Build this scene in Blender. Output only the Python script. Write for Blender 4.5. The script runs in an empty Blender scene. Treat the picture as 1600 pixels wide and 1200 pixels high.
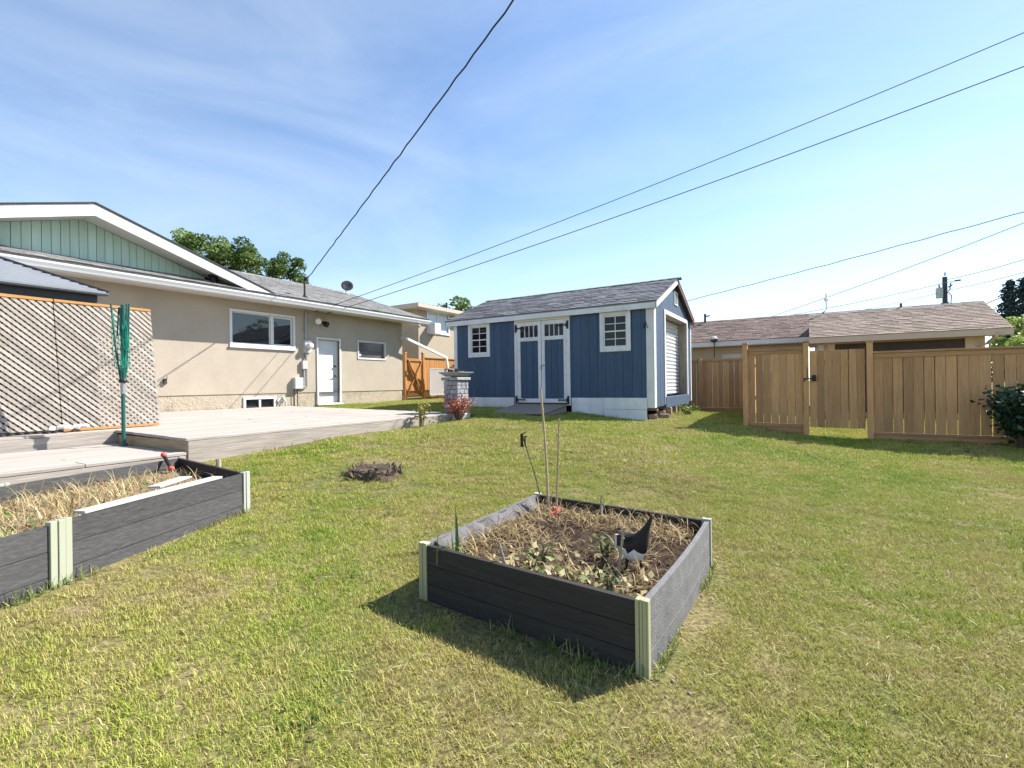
import bpy, bmesh, math, random
import numpy as np
from mathutils import Vector, Matrix, noise
S = bpy.context.scene
COL = S.collection
R = math.radians

# ------------------------------------------------------------------ camera
cam = bpy.data.cameras.new("camera")
cam.sensor_width = 36.0
cam.lens = 16.875
cam.clip_start = 0.05
cam.clip_end = 3000
co = bpy.data.objects.new("camera", cam)
COL.objects.link(co)
co.location = (0, 0, 1.4)
co.rotation_euler = (Matrix.Rotation(R(31.5), 3, 'Z') @ Matrix.Rotation(R(90), 3, 'X') @ Matrix.Rotation(-0.013, 3, 'Z')).to_euler()
S.camera = co

# ------------------------------------------------------------------ world, sun, exposure
SUN = Vector((.235, .335, .37)).normalized()
EL, AZ = math.asin(SUN.z), math.atan2(SUN.x, SUN.y)
w = bpy.data.worlds.new("World")
S.world = w
w.use_nodes = True
nt = w.node_tree
nt.nodes.clear()
N = nt.nodes.new
sky = N('ShaderNodeTexSky')
sky.sky_type = 'NISHITA'
sky.sun_disc = False
sky.sun_elevation = EL
sky.sun_rotation = AZ
sky.altitude = 600
sky.air_density = 1.0
sky.dust_density = 0.12
sky.ozone_density = 1.8
tc = N('ShaderNodeTexCoord')
mp = N('ShaderNodeMapping')
mp.inputs['Scale'].default_value = (1.0, 2.0, 4.6)
mp.inputs['Rotation'].default_value = (R(12), R(-14), R(20))
n1 = N('ShaderNodeTexNoise')
n1.inputs['Scale'].default_value = 1.15
n1.inputs['Detail'].default_value = 7
n1.inputs['Roughness'].default_value = .56
n1.inputs['Distortion'].default_value = .7
cr = N('ShaderNodeValToRGB')
cr.color_ramp.elements[0].position = .36
cr.color_ramp.elements[0].color = (0, 0, 0, 1)
cr.color_ramp.elements[1].position = .76
cr.color_ramp.elements[1].color = (.62, .62, .62, 1)
mx = N('ShaderNodeMix')
mx.data_type = 'RGBA'
mx.inputs[7].default_value = (4.0, 4.6, 5.3, 1)
bg = N('ShaderNodeBackground')
bg.inputs['Strength'].default_value = .108
wo = N('ShaderNodeOutputWorld')
L = nt.links.new
L(tc.outputs['Generated'], mp.inputs['Vector'])
L(mp.outputs['Vector'], n1.inputs['Vector'])
L(n1.outputs['Fac'], cr.inputs['Fac'])
sx = N('ShaderNodeSeparateXYZ')
L(tc.outputs['Generated'], sx.inputs[0])
me_ = N('ShaderNodeMapRange')          # cirrus thins out overhead, where the line of sight through it is shortest
me_.inputs[1].default_value, me_.inputs[2].default_value = .12, .70
me_.inputs[3].default_value, me_.inputs[4].default_value = 1.0, .35
L(sx.outputs['Z'], me_.inputs[0])
mm_ = N('ShaderNodeMath')
mm_.operation = 'MULTIPLY'
L(cr.outputs['Color'], mm_.inputs[0])
L(me_.outputs[0], mm_.inputs[1])
L(mm_.outputs[0], mx.inputs[0])
L(sky.outputs['Color'], mx.inputs[6])
L(mx.outputs[2], bg.inputs['Color'])
L(bg.outputs['Background'], wo.inputs['Surface'])

sl = bpy.data.lights.new("sun", 'SUN')
sl.energy = 5.0
sl.angle = R(.53)
sl.color = (1, .955, .88)
so = bpy.data.objects.new("sun", sl)
COL.objects.link(so)
so.location = (10, 14, 20)
so.rotation_euler = (-SUN).to_track_quat('-Z', 'Y').to_euler()

S.view_settings.view_transform = 'Standard'
S.view_settings.look = 'None'
S.view_settings.exposure = 1.2
S.view_settings.gamma = 1
S.view_settings.use_curve_mapping = False
S.render.engine = 'CYCLES'
S.cycles.max_bounces = 5
S.cycles.diffuse_bounces = 3
S.cycles.transparent_max_bounces = 8

# ------------------------------------------------------------------ materials
def node_mat(name):
    m = bpy.data.materials.new(name)
    m.use_nodes = True
    m.node_tree.nodes.clear()
    return m, m.node_tree.nodes.new, m.node_tree.links.new

def mat(name, col, rough=.7, var=.12, scale=3., st=(1, 1, 1), bump=.15, bscale=40., bst=None, spec=.3, metal=0.,
        rnd=0., col2=None, dirt=0., dirtcol=(.1, .08, .06), dscale=1.5, dst=(1, 1, 1), detail=5):
    """Principled with world-position noise, fine bump, per-object variation and optional weathering."""
    m, N, L = node_mat(name)
    out = N('ShaderNodeOutputMaterial')
    p = N('ShaderNodeBsdfPrincipled')
    L(p.outputs[0], out.inputs[0])
    g = N('ShaderNodeNewGeometry')
    oi = N('ShaderNodeObjectInfo')
    def mapped(s):
        a = N('ShaderNodeMapping')
        a.inputs['Scale'].default_value = s
        L(g.outputs['Position'], a.inputs['Vector'])
        return a.outputs[0]
    t = N('ShaderNodeTexNoise')
    t.inputs['Scale'].default_value = scale
    t.inputs['Detail'].default_value = detail
    t.inputs['Roughness'].default_value = .62
    L(mapped(st), t.inputs['Vector'])
    r = N('ShaderNodeValToRGB')
    r.color_ramp.elements[0].position = .3
    r.color_ramp.elements[1].position = .7
    c2 = col2 or tuple(min(1, c * (1 + var)) for c in col)
    r.color_ramp.elements[0].color = tuple(c * (1 - var) for c in col) + (1,)
    r.color_ramp.elements[1].color = tuple(c2) + (1,)
    L(t.outputs['Fac'], r.inputs['Fac'])
    cur = r.outputs['Color']
    if rnd:
        ad = N('ShaderNodeMath'); ad.operation = 'ADD'
        L(oi.outputs['Random'], ad.inputs[0]); L(g.outputs['Random Per Island'], ad.inputs[1])
        fr = N('ShaderNodeMath'); fr.operation = 'FRACT'
        L(ad.outputs[0], fr.inputs[0])
        mr = N('ShaderNodeMapRange')
        mr.inputs[3].default_value = 1 - rnd
        mr.inputs[4].default_value = 1 + rnd
        L(fr.outputs[0], mr.inputs[0])
        mu = N('ShaderNodeMix'); mu.data_type = 'RGBA'; mu.blend_type = 'MULTIPLY'
        mu.inputs[0].default_value = 1
        L(cur, mu.inputs[6]); L(mr.outputs[0], mu.inputs[7])
        cur = mu.outputs[2]
    if dirt:
        d = N('ShaderNodeTexNoise')
        d.inputs['Scale'].default_value = dscale
        d.inputs['Detail'].default_value = 8
        d.inputs['Roughness'].default_value = .7
        L(mapped(dst), d.inputs['Vector'])
        dr = N('ShaderNodeMapRange')
        dr.inputs[1].default_value = .5
        dr.inputs[2].default_value = .72
        dr.inputs[4].default_value = dirt
        L(d.outputs['Fac'], dr.inputs[0])
        mu = N('ShaderNodeMix'); mu.data_type = 'RGBA'
        mu.inputs[7].default_value = tuple(dirtcol) + (1,)
        L(dr.outputs[0], mu.inputs[0]); L(cur, mu.inputs[6])
        cur = mu.outputs[2]
    L(cur, p.inputs['Base Color'])
    p.inputs['Roughness'].default_value = rough
    p.inputs['Metallic'].default_value = metal
    p.inputs['Specular IOR Level'].default_value = spec
    if bump:
        b = N('ShaderNodeTexNoise')
        b.inputs['Scale'].default_value = bscale
        b.inputs['Detail'].default_value = 4
        L(mapped(bst or st), b.inputs['Vector'])
        bn = N('ShaderNodeBump')
        bn.inputs['Strength'].default_value = bump
        bn.inputs['Distance'].default_value = .02
        L(b.outputs['Fac'], bn.inputs['Height'])
        L(bn.outputs[0], p.inputs['Normal'])
    return m

def wood(name, col, axis, rnd=.12, var=.22, rough=.75, dirt=.35, dirtcol=(.12, .09, .07), bump=.25, **k):
    st = {'x': (.6, 9, 9), 'y': (9, .6, 9), 'z': (9, 9, .6)}[axis]
    return mat(name, col, rough, var, 4., st, bump, 6., None, .2, 0, rnd, None, dirt, dirtcol, 1.6, tuple(.6 * c ** .5 for c in st), **k)

def tint_mat(name, stops, rough=.6, trans=.35, patch=0., pscale=.8, objrand=0.):
    """Leaf and blade material: colour from the 'tint' attribute (plus, if asked, world-space patches), with light passing through."""
    m, N, L = node_mat(name)
    out = N('ShaderNodeOutputMaterial')
    a = N('ShaderNodeAttribute'); a.attribute_name = 'tint'
    fac = a.outputs['Fac']
    g = N('ShaderNodeNewGeometry')
    if patch:
        def nz(sc, amp, det=4):
            t = N('ShaderNodeTexNoise'); t.inputs['Scale'].default_value = sc; t.inputs['Detail'].default_value = det
            L(g.outputs['Position'], t.inputs['Vector'])
            mr = N('ShaderNodeMapRange'); mr.inputs[1].default_value = .28; mr.inputs[2].default_value = .72
            mr.inputs[3].default_value = -amp; mr.inputs[4].default_value = amp
            L(t.outputs['Fac'], mr.inputs[0])
            return mr.outputs[0]
        for s, am in ((pscale, patch), (pscale * 4.5, patch * .7), (pscale * .3, patch * .6)):
            ad = N('ShaderNodeMath'); ad.operation = 'ADD'
            L(fac, ad.inputs[0]); L(nz(s, am), ad.inputs[1])
            fac = ad.outputs[0]
        sp = N('ShaderNodeSeparateXYZ'); L(g.outputs['Position'], sp.inputs[0])
        for ax, lo, hi, amt in (('X', -2.5, 3.5, .13), ('Y', 2.5, 9.5, .12)):      # watered, greener turf towards the fence
            mr = N('ShaderNodeMapRange'); mr.interpolation_type = 'SMOOTHSTEP'; mr.inputs[1].default_value = lo; mr.inputs[2].default_value = hi; mr.inputs[4].default_value = amt
            L(sp.outputs[ax], mr.inputs[0])
            ad = N('ShaderNodeMath'); ad.operation = 'ADD'; L(fac, ad.inputs[0]); L(mr.outputs[0], ad.inputs[1]); fac = ad.outputs[0]
    r = N('ShaderNodeValToRGB')
    els = r.color_ramp.elements
    els[0].position, els[0].color = stops[0][0], tuple(stops[0][1]) + (1,)
    els[1].position, els[1].color = stops[-1][0], tuple(stops[-1][1]) + (1,)
    for p_, c_ in stops[1:-1]:
        e = els.new(p_); e.color = tuple(c_) + (1,)
    L(fac, r.inputs['Fac'])
    d = N('ShaderNodeBsdfPrincipled')
    d.inputs['Roughness'].default_value = rough
    d.inputs['Specular IOR Level'].default_value = .25
    L(r.outputs[0], d.inputs['Base Color'])
    t = N('ShaderNodeBsdfTranslucent')
    L(r.outputs[0], t.inputs['Color'])
    mx = N('ShaderNodeMixShader'); mx.inputs[0].default_value = trans
    L(d.outputs[0], mx.inputs[1]); L(t.outputs[0], mx.inputs[2])
    L(mx.outputs[0], out.inputs[0])
    return m

def glass(name, col=(.012, .014, .016), ior=1.7):
    m, N, L = node_mat(name)
    out = N('ShaderNodeOutputMaterial')
    p = N('ShaderNodeBsdfPrincipled')
    p.inputs['Base Color'].default_value = tuple(col) + (1,)
    p.inputs['Roughness'].default_value = .03
    p.inputs['IOR'].default_value = ior
    L(p.outputs[0], out.inputs[0])
    return m

STUCCO = mat('stucco', (.45, .39, .315), .95, .08, 1.2, bump=.6, bscale=110, spec=.1, dirt=.3, dirtcol=(.35, .30, .24), dscale=.7, dst=(1, 1, .45))
PARGE = mat('foundation_parging', (.40, .345, .265), .95, .3, 5, bump=.9, bscale=22, spec=.1, dirt=.4, dirtcol=(.2, .17, .13), dscale=5)
WHITE = mat('white_paint', (.70, .70, .70), .5, .04, 2, bump=.05, dirt=.1, dirtcol=(.5, .48, .45), dscale=3)
WHITEW = mat('weathered_white_paint', (.66, .67, .69), .6, .07, 3, (1, 1, .3), .2, 30, dirt=.5, dirtcol=(.40, .39, .375), dscale=3, rnd=.06)
VINYL = mat('white_vinyl', (.68, .68, .685), .35, .02, 2, bump=0)
SOFFIT = mat('soffit', (.62, .60, .57), .6, .05, 2, bump=.05)
GUTTER = mat('gutter_metal', (.62, .62, .62), .4, .05, 1.5, (1, .3, 1), .03, dirt=.15, dirtcol=(.45, .42, .38), dscale=2)
GREEN = mat('mint_siding', (.50, .66, .58), .65, .07, 2, (6, 6, .4), .08, 20, rnd=.05)
BLUE = mat('blue_siding', (.052, .088, .148), .75, .14, 3, (5, 5, .5), .25, 12, rnd=.09, dirt=.28, dirtcol=(.075, .105, .145), dscale=2.2, dst=(1, 1, .5))
DARKGAP = mat('dark_backing', (.02, .02, .022), .9, .1, bump=0)
GLASS = glass('window_glass')
SHEDGLASS = glass('shed_glass', (.008, .009, .011), 1.33)
SHINGLE = mat('grey_shingle', (.24, .235, .23), .95, .3, 30, bump=.5, bscale=250, spec=.1, rnd=.28)
SHEDSH = mat('shed_shingle', (.175, .18, .195), .95, .3, 30, bump=.5, bscale=250, spec=.1, rnd=.36)
BROWNSH = mat('brown_shingle', (.36, .285, .235), .95, .28, 25, bump=.5, bscale=250, spec=.1, rnd=.22)
FENCE = wood('brown_fence_wood', (.49, .275, .13), 'z', rnd=.24, var=.15, dirt=.5, dirtcol=(.24, .135, .07))
FENCEX = wood('brown_fence_rail', (.43, .24, .115), 'x', rnd=.1)
CEDAR = wood('orange_cedar', (.42, .20, .065), 'z', rnd=.1, dirt=.15)
CEDARY = wood('orange_cedar_rail', (.42, .21, .07), 'y', rnd=.1, dirt=.15)
DECK = wood('weathered_deck', (.37, .33, .295), 'y', rnd=.07, dirt=.28, dirtcol=(.25, .21, .18), var=.12)
DECKX = wood('deck_end_board', (.36, .27, .17), 'x', rnd=.08, dirt=.5)
DECKF = wood('deck_fascia', (.34, .30, .265), 'y', rnd=.08, dirt=.5, dirtcol=(.25, .2, .15))
LATT = wood('weathered_lattice', (.35, .31, .27), 'z', rnd=.2, dirt=.5, dirtcol=(.34, .26, .19))
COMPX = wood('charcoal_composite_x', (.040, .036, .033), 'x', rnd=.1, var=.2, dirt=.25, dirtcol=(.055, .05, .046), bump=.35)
COMPY = wood('charcoal_composite_y', (.066, .065, .066), 'y', rnd=.1, var=.2, dirt=.4, dirtcol=(.10, .098, .094), bump=.35)
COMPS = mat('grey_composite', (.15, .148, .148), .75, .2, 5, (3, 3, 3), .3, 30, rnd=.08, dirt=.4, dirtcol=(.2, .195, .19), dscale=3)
CHAMP = mat('pale_green_post', (.34, .335, .20), .45, .05, 3, (1, 1, .2), .03, spec=.5)
CHAMPW = mat('pale_grey_post', (.36, .37, .325), .45, .05, 3, (1, 1, .2), .03, spec=.5)
SOIL = mat('dark_soil', (.055, .037, .026), 1, .45, 18, bump=1.0, bscale=60, spec=.1, dirt=.5, dirtcol=(.12, .085, .055), dscale=9)
METAL = mat('grey_metal', (.35, .36, .37), .45, .08, bump=0, metal=.6)
STEEL = mat('dark_steel', (.06, .062, .065), .5, .1, bump=.05, metal=.3)
BLACK = mat('black_plastic', (.015, .015, .016), .5, .1, bump=0)
GALV = mat('grey_box', (.48, .49, .48), .5, .06, bump=0)
CONC = mat('concrete_block', (.42, .41, .40), .95, .15, 6, bump=.5, bscale=80)
STONE = mat('grey_stone', (.29, .29, .31), .9, .22, 9, bump=.7, bscale=45, rnd=.2)
BAMBOO = mat('bamboo', (.40, .31, .19), .5, .18, 6, (4, 4, 1), .1, 10)
OLDWOOD = mat('old_grey_wood', (.30, .25, .20), .85, .3, 5, (6, 6, .8), .4, 12)
BARK = mat('bark', (.12, .09, .07), .95, .3, 6, (6, 6, 1), .6, 10)
TGREEN = mat('dark_green_enamel', (.02, .10, .085), .4, .1, bump=0)
CORD = mat('green_cord', (.02, .30, .20), .6, .15, 20, bump=0)
WIRE = mat('black_cable', (.03, .03, .033), .7, .05, bump=0)
WIREG = mat('grey_cable', (.20, .23, .26), .7, .05, bump=0)
RUST = mat('brown_gable', (.10, .045, .04), .8, .2, bump=.1)
TAN = mat('tan_stucco', (.40, .335, .255), .95, .06, 1.2, bump=.4, bscale=90, spec=.1)
PEACH = mat('peach_trim', (.52, .42, .34), .7, .05, bump=.05)
BROWNDOOR = mat('dark_brown_door', (.055, .042, .042), .7, .15, 3, bump=.05)
GAZEBO = mat('gazebo_metal', (.03, .032, .04), .5, .1, bump=.03, spec=.4)
GAZROOF = mat('gazebo_roof_panel', (.22, .235, .26), .55, .08, 3, bump=.03, spec=.4)
RED = mat('red_plastic', (.55, .09, .06), .4, .1, bump=0)

# ------------------------------------------------------------------ mesh and object helpers
OFF = {}
def V3(a): return Vector(a)

class MB:
    def __init__(s): s.v, s.f, s.m = [], [], []
    def add(s, vs, fs, m=0):
        o = len(s.v)
        s.v += [tuple(a) for a in vs]
        s.f += [tuple(i + o for i in f) for f in fs]
        s.m += [m] * len(fs)
        return s
    def hexa(s, p, m=0):            # p: 4 bottom (ccw from above), 4 top
        return s.add(p, [(3, 2, 1, 0), (4, 5, 6, 7), (0, 1, 5, 4), (1, 2, 6, 5), (2, 3, 7, 6), (3, 0, 4, 7)], m)
    def box(s, x0, y0, z0, x1, y1, z1, m=0):
        return s.hexa([(x0, y0, z0), (x1, y0, z0), (x1, y1, z0), (x0, y1, z0), (x0, y0, z1), (x1, y0, z1), (x1, y1, z1), (x0, y1, z1)], m)
    def beam(s, a, b, wd, ht, up=(0, 0, 1), m=0):   # bar from a to b; wd across, ht along up
        a, b = V3(a), V3(b)
        d = (b - a).normalized()
        sd = d.cross(V3(up)).normalized()
        u = sd.cross(d).normalized()
        p = []
        for zz in (-.5, .5):
            for e, q in ((a, -.5), (b, -.5), (b, .5), (a, .5)):
                p.append(e + sd * wd * q + u * ht * zz)
        return s.hexa(p, m)
    def prism(s, poly, vec, m=0):
        n = len(poly); vec = V3(vec)
        vs = [V3(p) for p in poly] + [V3(p) + vec for p in poly]
        return s.add(vs, [tuple(range(n - 1, -1, -1)), tuple(range(n, 2 * n))] + [(i, (i + 1) % n, n + (i + 1) % n, n + i) for i in range(n)], m)
    def tube(s, path, r, n=6, m=0, cap=True):
        path = [V3(p) for p in path]
        rs = r if isinstance(r, (list, tuple)) else [r] * len(path)
        vs, fs = [], []
        ref = V3((0.31, 0.17, 1)).normalized()
        for i, p in enumerate(path):
            d = (path[min(i + 1, len(path) - 1)] - path[max(i - 1, 0)]).normalized()
            rf = ref if abs(d.dot(ref)) < .95 else V3((1, .1, 0))
            a = d.cross(rf).normalized(); b = d.cross(a)
            for k in range(n):
                t = 2 * math.pi * k / n
                vs.append(p + (a * math.cos(t) + b * math.sin(t)) * rs[i])
        for i in range(len(path) - 1):
            for k in range(n):
                fs.append((i * n + k, i * n + (k + 1) % n, (i + 1) * n + (k + 1) % n, (i + 1) * n + k))
        if cap:
            fs.append(tuple(range(n - 1, -1, -1)))
            fs.append(tuple((len(path) - 1) * n + k for k in range(n)))
        return s.add(vs, fs, m)
    def lathe(s, c, prof, n=20, m=0, axis='z'):
        vs, fs = [], []
        for r, h in prof:
            for k in range(n):
                t = 2 * math.pi * k / n
                q = (r * math.cos(t), r * math.sin(t), h)
                if axis == 'x': q = (q[2], q[0], q[1])
                if axis == 'y': q = (q[1], q[2], q[0])
                vs.append(V3(c) + V3(q))
        for i in range(len(prof) - 1):
            for k in range(n):
                fs.append((i * n + k, i * n + (k + 1) % n, (i + 1) * n + (k + 1) % n, (i + 1) * n + k))
        fs.append(tuple(range(n - 1, -1, -1)))
        fs.append(tuple((len(prof) - 1) * n + k for k in range(n)))
        return s.add(vs, fs, m)
    def grid(s, fn, nu, nv, m=0):
        vs = [fn(i / nu, j / nv) for j in range(nv + 1) for i in range(nu + 1)]
        fs = [(j * (nu + 1) + i, j * (nu + 1) + i + 1, (j + 1) * (nu + 1) + i + 1, (j + 1) * (nu + 1) + i) for j in range(nv) for i in range(nu)]
        return s.add(vs, fs, m)
    def mesh(s, name, mats, off=(0, 0, 0), bevel=0., smooth=False):
        me = bpy.data.meshes.new(name)
        o = V3(off)
        me.from_pydata([V3(p) - o for p in s.v], [], s.f)
        for mm in (mats if isinstance(mats, (list, tuple)) else [mats]): me.materials.append(mm)
        if any(s.m): me.polygons.foreach_set('material_index', s.m)
        bm = bmesh.new(); bm.from_mesh(me)
        bmesh.ops.recalc_face_normals(bm, faces=bm.faces)
        if bevel:
            bmesh.ops.bevel(bm, geom=list(bm.edges), offset=bevel, segments=1, affect='EDGES', clamp_overlap=True)
        bm.to_mesh(me); bm.free()
        if smooth: me.polygons.foreach_set('use_smooth', [True] * len(me.polygons))
        return me
    def build(s, name, mats, parent=None, bevel=0., smooth=False, origin=None):
        off = OFF[parent.name] if parent else V3(origin or (0, 0, 0))
        o = bpy.data.objects.new(name, s.mesh(name, mats, off, bevel, smooth))
        COL.objects.link(o)
        if parent: o.parent = parent
        else: o.location = off
        OFF[o.name] = V3(off)
        return o

def inst(name, me, parent, M):
    """One more object on shared mesh data; M is its world matrix."""
    o = bpy.data.objects.new(name, me)
    COL.objects.link(o)
    o.parent = parent
    o.matrix_basis = Matrix.Translation(-OFF[parent.name]) @ M
    return o

def tag(o, label=None, cat=None, group=None, kind=None):
    if label: o['label'] = label
    if cat: o['category'] = cat
    if group: o['group'] = group
    if kind: o['kind'] = kind
    return o

def thing(name, label, cat, loc, group=None):
    o = bpy.data.objects.new(name, None)
    o.empty_display_size = .2
    o.location = loc
    COL.objects.link(o)
    OFF[o.name] = V3(loc)
    return tag(o, label, cat, group)

def raw_mesh(name, verts, faces, mats, tint=None, parent=None, origin=(0, 0, 0), tint_domain='POINT', smooth=False, link=True):
    """Large meshes straight from numpy; faces (n,3) or (n,4)."""
    verts = np.asarray(verts, np.float32)
    faces = np.asarray(faces, np.int32)
    off = OFF[parent.name] if parent else V3(origin)
    verts = verts - np.array(off, np.float32)
    me = bpy.data.meshes.new(name)
    nf, k = faces.shape
    me.vertices.add(len(verts)); me.vertices.foreach_set('co', verts.ravel())
    me.loops.add(nf * k); me.loops.foreach_set('vertex_index', faces.ravel())
    me.polygons.add(nf)
    me.polygons.foreach_set('loop_start', np.arange(0, nf * k, k, dtype=np.int32))
    me.polygons.foreach_set('loop_total', np.full(nf, k, np.int32))
    for mm in (mats if isinstance(mats, (list, tuple)) else [mats]): me.materials.append(mm)
    if smooth: me.polygons.foreach_set('use_smooth', np.ones(nf, bool))
    if tint is not None:
        a = me.attributes.new('tint', 'FLOAT', tint_domain)
        a.data.foreach_set('value', np.asarray(tint, np.float32))
    me.update(calc_edges=True)
    me.validate()
    o = bpy.data.objects.new(name, me)
    if link: COL.objects.link(o)
    if parent: o.parent = parent
    else: o.location = off
    OFF[o.name] = V3(off)
    return o

# ------------------------------------------------------------------ ground
CP = np.array([(0, 0, 0), (-1, .5, 0), (2, 1, 0), (-2.2, 2.4, 0), (-.65, 2.26, 0), (-.63, 3.85, .02), (-2.2, 4, .06), (-4.47, 2.52, .24),
               (-3.85, 1.03, .22), (-3.3, -.5, .2), (-4.5, 4.1, .32), (-6.4, 2.9, .50), (-6.0, 2.3, .38), (-6.4, 5, .60), (-6.4, 7.7, .63), (-6.2, 8.3, .70),
               (-4.2, 7.95, .64), (-8.2, 10.4, .8), (-6.2, 9.5, .77), (-4.6, 10.4, .70), (-3.4, 10.35, .585), (-2.8, 12, .64), (-1.1, 11.3, .45),
               (-.03, 11.3, .31), (1, 11.3, .25), (2.5, 11.3, .28), (5, 10, .25), (5, 4, .05), (-2.3, 15.5, .47), (-12.3, 12.5, .86),
               (-12.3, 5, .7), (-12, 16, .87), (3, 16, .4), (-6, 1, .42), (-7, -1, .42), (-7.6, 1.5, .42), (-9, 3, .5), (-10, 5.5, .6), (-8, 0, .42)], float)
def _tps():
    n = len(CP)
    d = np.linalg.norm(CP[:, None, :2] - CP[None, :, :2], axis=2)
    K = np.where(d > 0, d * d * np.log(d + 1e-9), 0) + np.eye(n) * .25
    P = np.c_[np.ones(n), CP[:, :2]]
    A = np.block([[K, P], [P.T, np.zeros((3, 3))]])
    return np.linalg.solve(A, np.r_[CP[:, 2], 0, 0, 0])
TW = _tps()
def gz(x, y):
    x = np.clip(np.asarray(x, float), -13, 6); y = np.clip(np.asarray(y, float), -2, 16)
    d = np.sqrt((x[..., None] - CP[:, 0]) ** 2 + (y[..., None] - CP[:, 1]) ** 2)
    k = np.where(d > 0, d * d * np.log(d + 1e-9), 0)
    z = k @ TW[:-3] + TW[-3] + TW[-2] * x + TW[-1] * y
    return z + .012 * np.sin(x * 2.1 + 1.3 * np.sin(y * 1.1)) * np.cos(y * 1.7)
def GZ(x, y): return float(gz(np.array(x), np.array(y)))

GROUND = None
def make_ground():
    m, N, L = node_mat('lawn_soil')
    out = N('ShaderNodeOutputMaterial'); p = N('ShaderNodeBsdfPrincipled')
    g = N('ShaderNodeNewGeometry')
    t = N('ShaderNodeTexNoise'); t.inputs['Scale'].default_value = 1.1; t.inputs['Detail'].default_value = 9; t.inputs['Roughness'].default_value = .7
    t2 = N('ShaderNodeTexNoise'); t2.inputs['Scale'].default_value = 34; t2.inputs['Detail'].default_value = 5
    L(g.outputs['Position'], t.inputs['Vector']); L(g.outputs['Position'], t2.inputs['Vector'])
    r = N('ShaderNodeValToRGB')
    e = r.color_ramp.elements
    e[0].position, e[0].color = .34, (.23, .18, .10, 1)
    e[1].position, e[1].color = .66, (.09, .12, .03, 1)
    q = e.new(.5); q.color = (.18, .16, .065, 1)
    L(t.outputs['Fac'], r.inputs['Fac'])
    mr = N('ShaderNodeMapRange'); mr.inputs[1].default_value = .3; mr.inputs[2].default_value = .7; mr.inputs[3].default_value = .45; mr.inputs[4].default_value = 1.25
    L(t2.outputs['Fac'], mr.inputs[0])
    mu = N('ShaderNodeMix'); mu.data_type = 'RGBA'; mu.blend_type = 'MULTIPLY'; mu.inputs[0].default_value = 1
    L(r.outputs[0], mu.inputs[6]); L(mr.outputs[0], mu.inputs[7])
    L(mu.outputs[2], p.inputs['Base Color'])
    p.inputs['Roughness'].default_value = 1; p.inputs['Specular IOR Level'].default_value = .05
    b = N('ShaderNodeBump'); b.inputs['Strength'].default_value = .6; b.inputs['Distance'].default_value = .02
    L(t2.outputs['Fac'], b.inputs['Height']); L(b.outputs[0], p.inputs['Normal'])
    L(p.outputs[0], out.inputs[0])
    xs = np.r_[[-1500, -600, -250, -100, -50, -30, -20], np.arange(-14, 8.01, .2), [12, 20, 35, 60, 120, 300, 800, 1500]]
    ys = np.r_[[-800, -200, -60, -20, -8], np.arange(-3, 18.01, .2), [22, 30, 45, 80, 150, 400, 900, 1800]]
    X, Y = np.meshgrid(xs, ys)
    Z = gz(X.ravel(), Y.ravel())
    nx, ny = len(xs), len(ys)
    i, j = np.meshgrid(np.arange(nx - 1), np.arange(ny - 1))
    a = (j * nx + i).ravel()
    o = raw_mesh('ground', np.c_[X.ravel(), Y.ravel(), Z], np.c_[a, a + 1, a + 1 + nx, a + nx], m, smooth=True)
    tag(o, kind='structure')
make_ground()

# ------------------------------------------------------------------ building helpers
def wall_sheet(mb, mp, u0, u1, v0, v1, holes, depth, m=0, mback=1):
    """A wall face in (u,v) with recessed openings; mp(u,v,d) -> world, d = depth into the wall."""
    holes = [(max(h[0], u0), min(h[1], u1), max(h[2], v0), min(h[3], v1)) for h in holes]
    us = sorted({u0, u1, *[h[0] for h in holes], *[h[1] for h in holes]})
    vs = sorted({v0, v1, *[h[2] for h in holes], *[h[3] for h in holes]})
    for a, b in zip(us, us[1:]):
        for c, d in zip(vs, vs[1:]):
            cu, cv = (a + b) / 2, (c + d) / 2
            if any(h[0] < cu < h[1] and h[2] < cv < h[3] for h in holes): continue
            mb.add([mp(a, c, 0), mp(b, c, 0), mp(b, d, 0), mp(a, d, 0)], [(0, 1, 2, 3)], m)
    for a, b, c, d in holes:
        q = [(a, c), (b, c), (b, d), (a, d)]
        for k in range(4):
            (e, f), (g, h) = q[k], q[(k + 1) % 4]
            mb.add([mp(e, f, 0), mp(g, h, 0), mp(g, h, depth), mp(e, f, depth)], [(0, 1, 2, 3)], m)
        mb.add([mp(a, c, depth), mp(b, c, depth), mp(b, d, depth), mp(a, d, depth)], [(0, 1, 2, 3)], mback)

def frame_boxes(mb, mp, a, b, c, d, wd, d0, d1, m=0):
    """Rectangular frame of four bars butted end to end between depths d0 and d1 (in mp's depth)."""
    def bx(u0, u1, v0, v1):
        p = [mp(u0, v0, d1), mp(u1, v0, d1), mp(u1, v0, d0), mp(u0, v0, d0), mp(u0, v1, d1), mp(u1, v1, d1), mp(u1, v1, d0), mp(u0, v1, d0)]
        mb.hexa(p, m)
    ws = wd if isinstance(wd, tuple) else (wd,) * 4   # left,right,bottom,top
    bx(a, a + ws[0], c, d); bx(b - ws[1], b, c, d); bx(a + ws[0], b - ws[1], c, c + ws[2]); bx(a + ws[0], b - ws[1], d - ws[3], d)
def slab(mb, mp, u0, u1, v0, v1, d0, d1, m=0):
    mb.hexa([mp(u0, v0, d1), mp(u1, v0, d1), mp(u1, v0, d0), mp(u0, v0, d0), mp(u0, v1, d1), mp(u1, v1, d1), mp(u1, v1, d0), mp(u0, v1, d0)], m)

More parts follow.
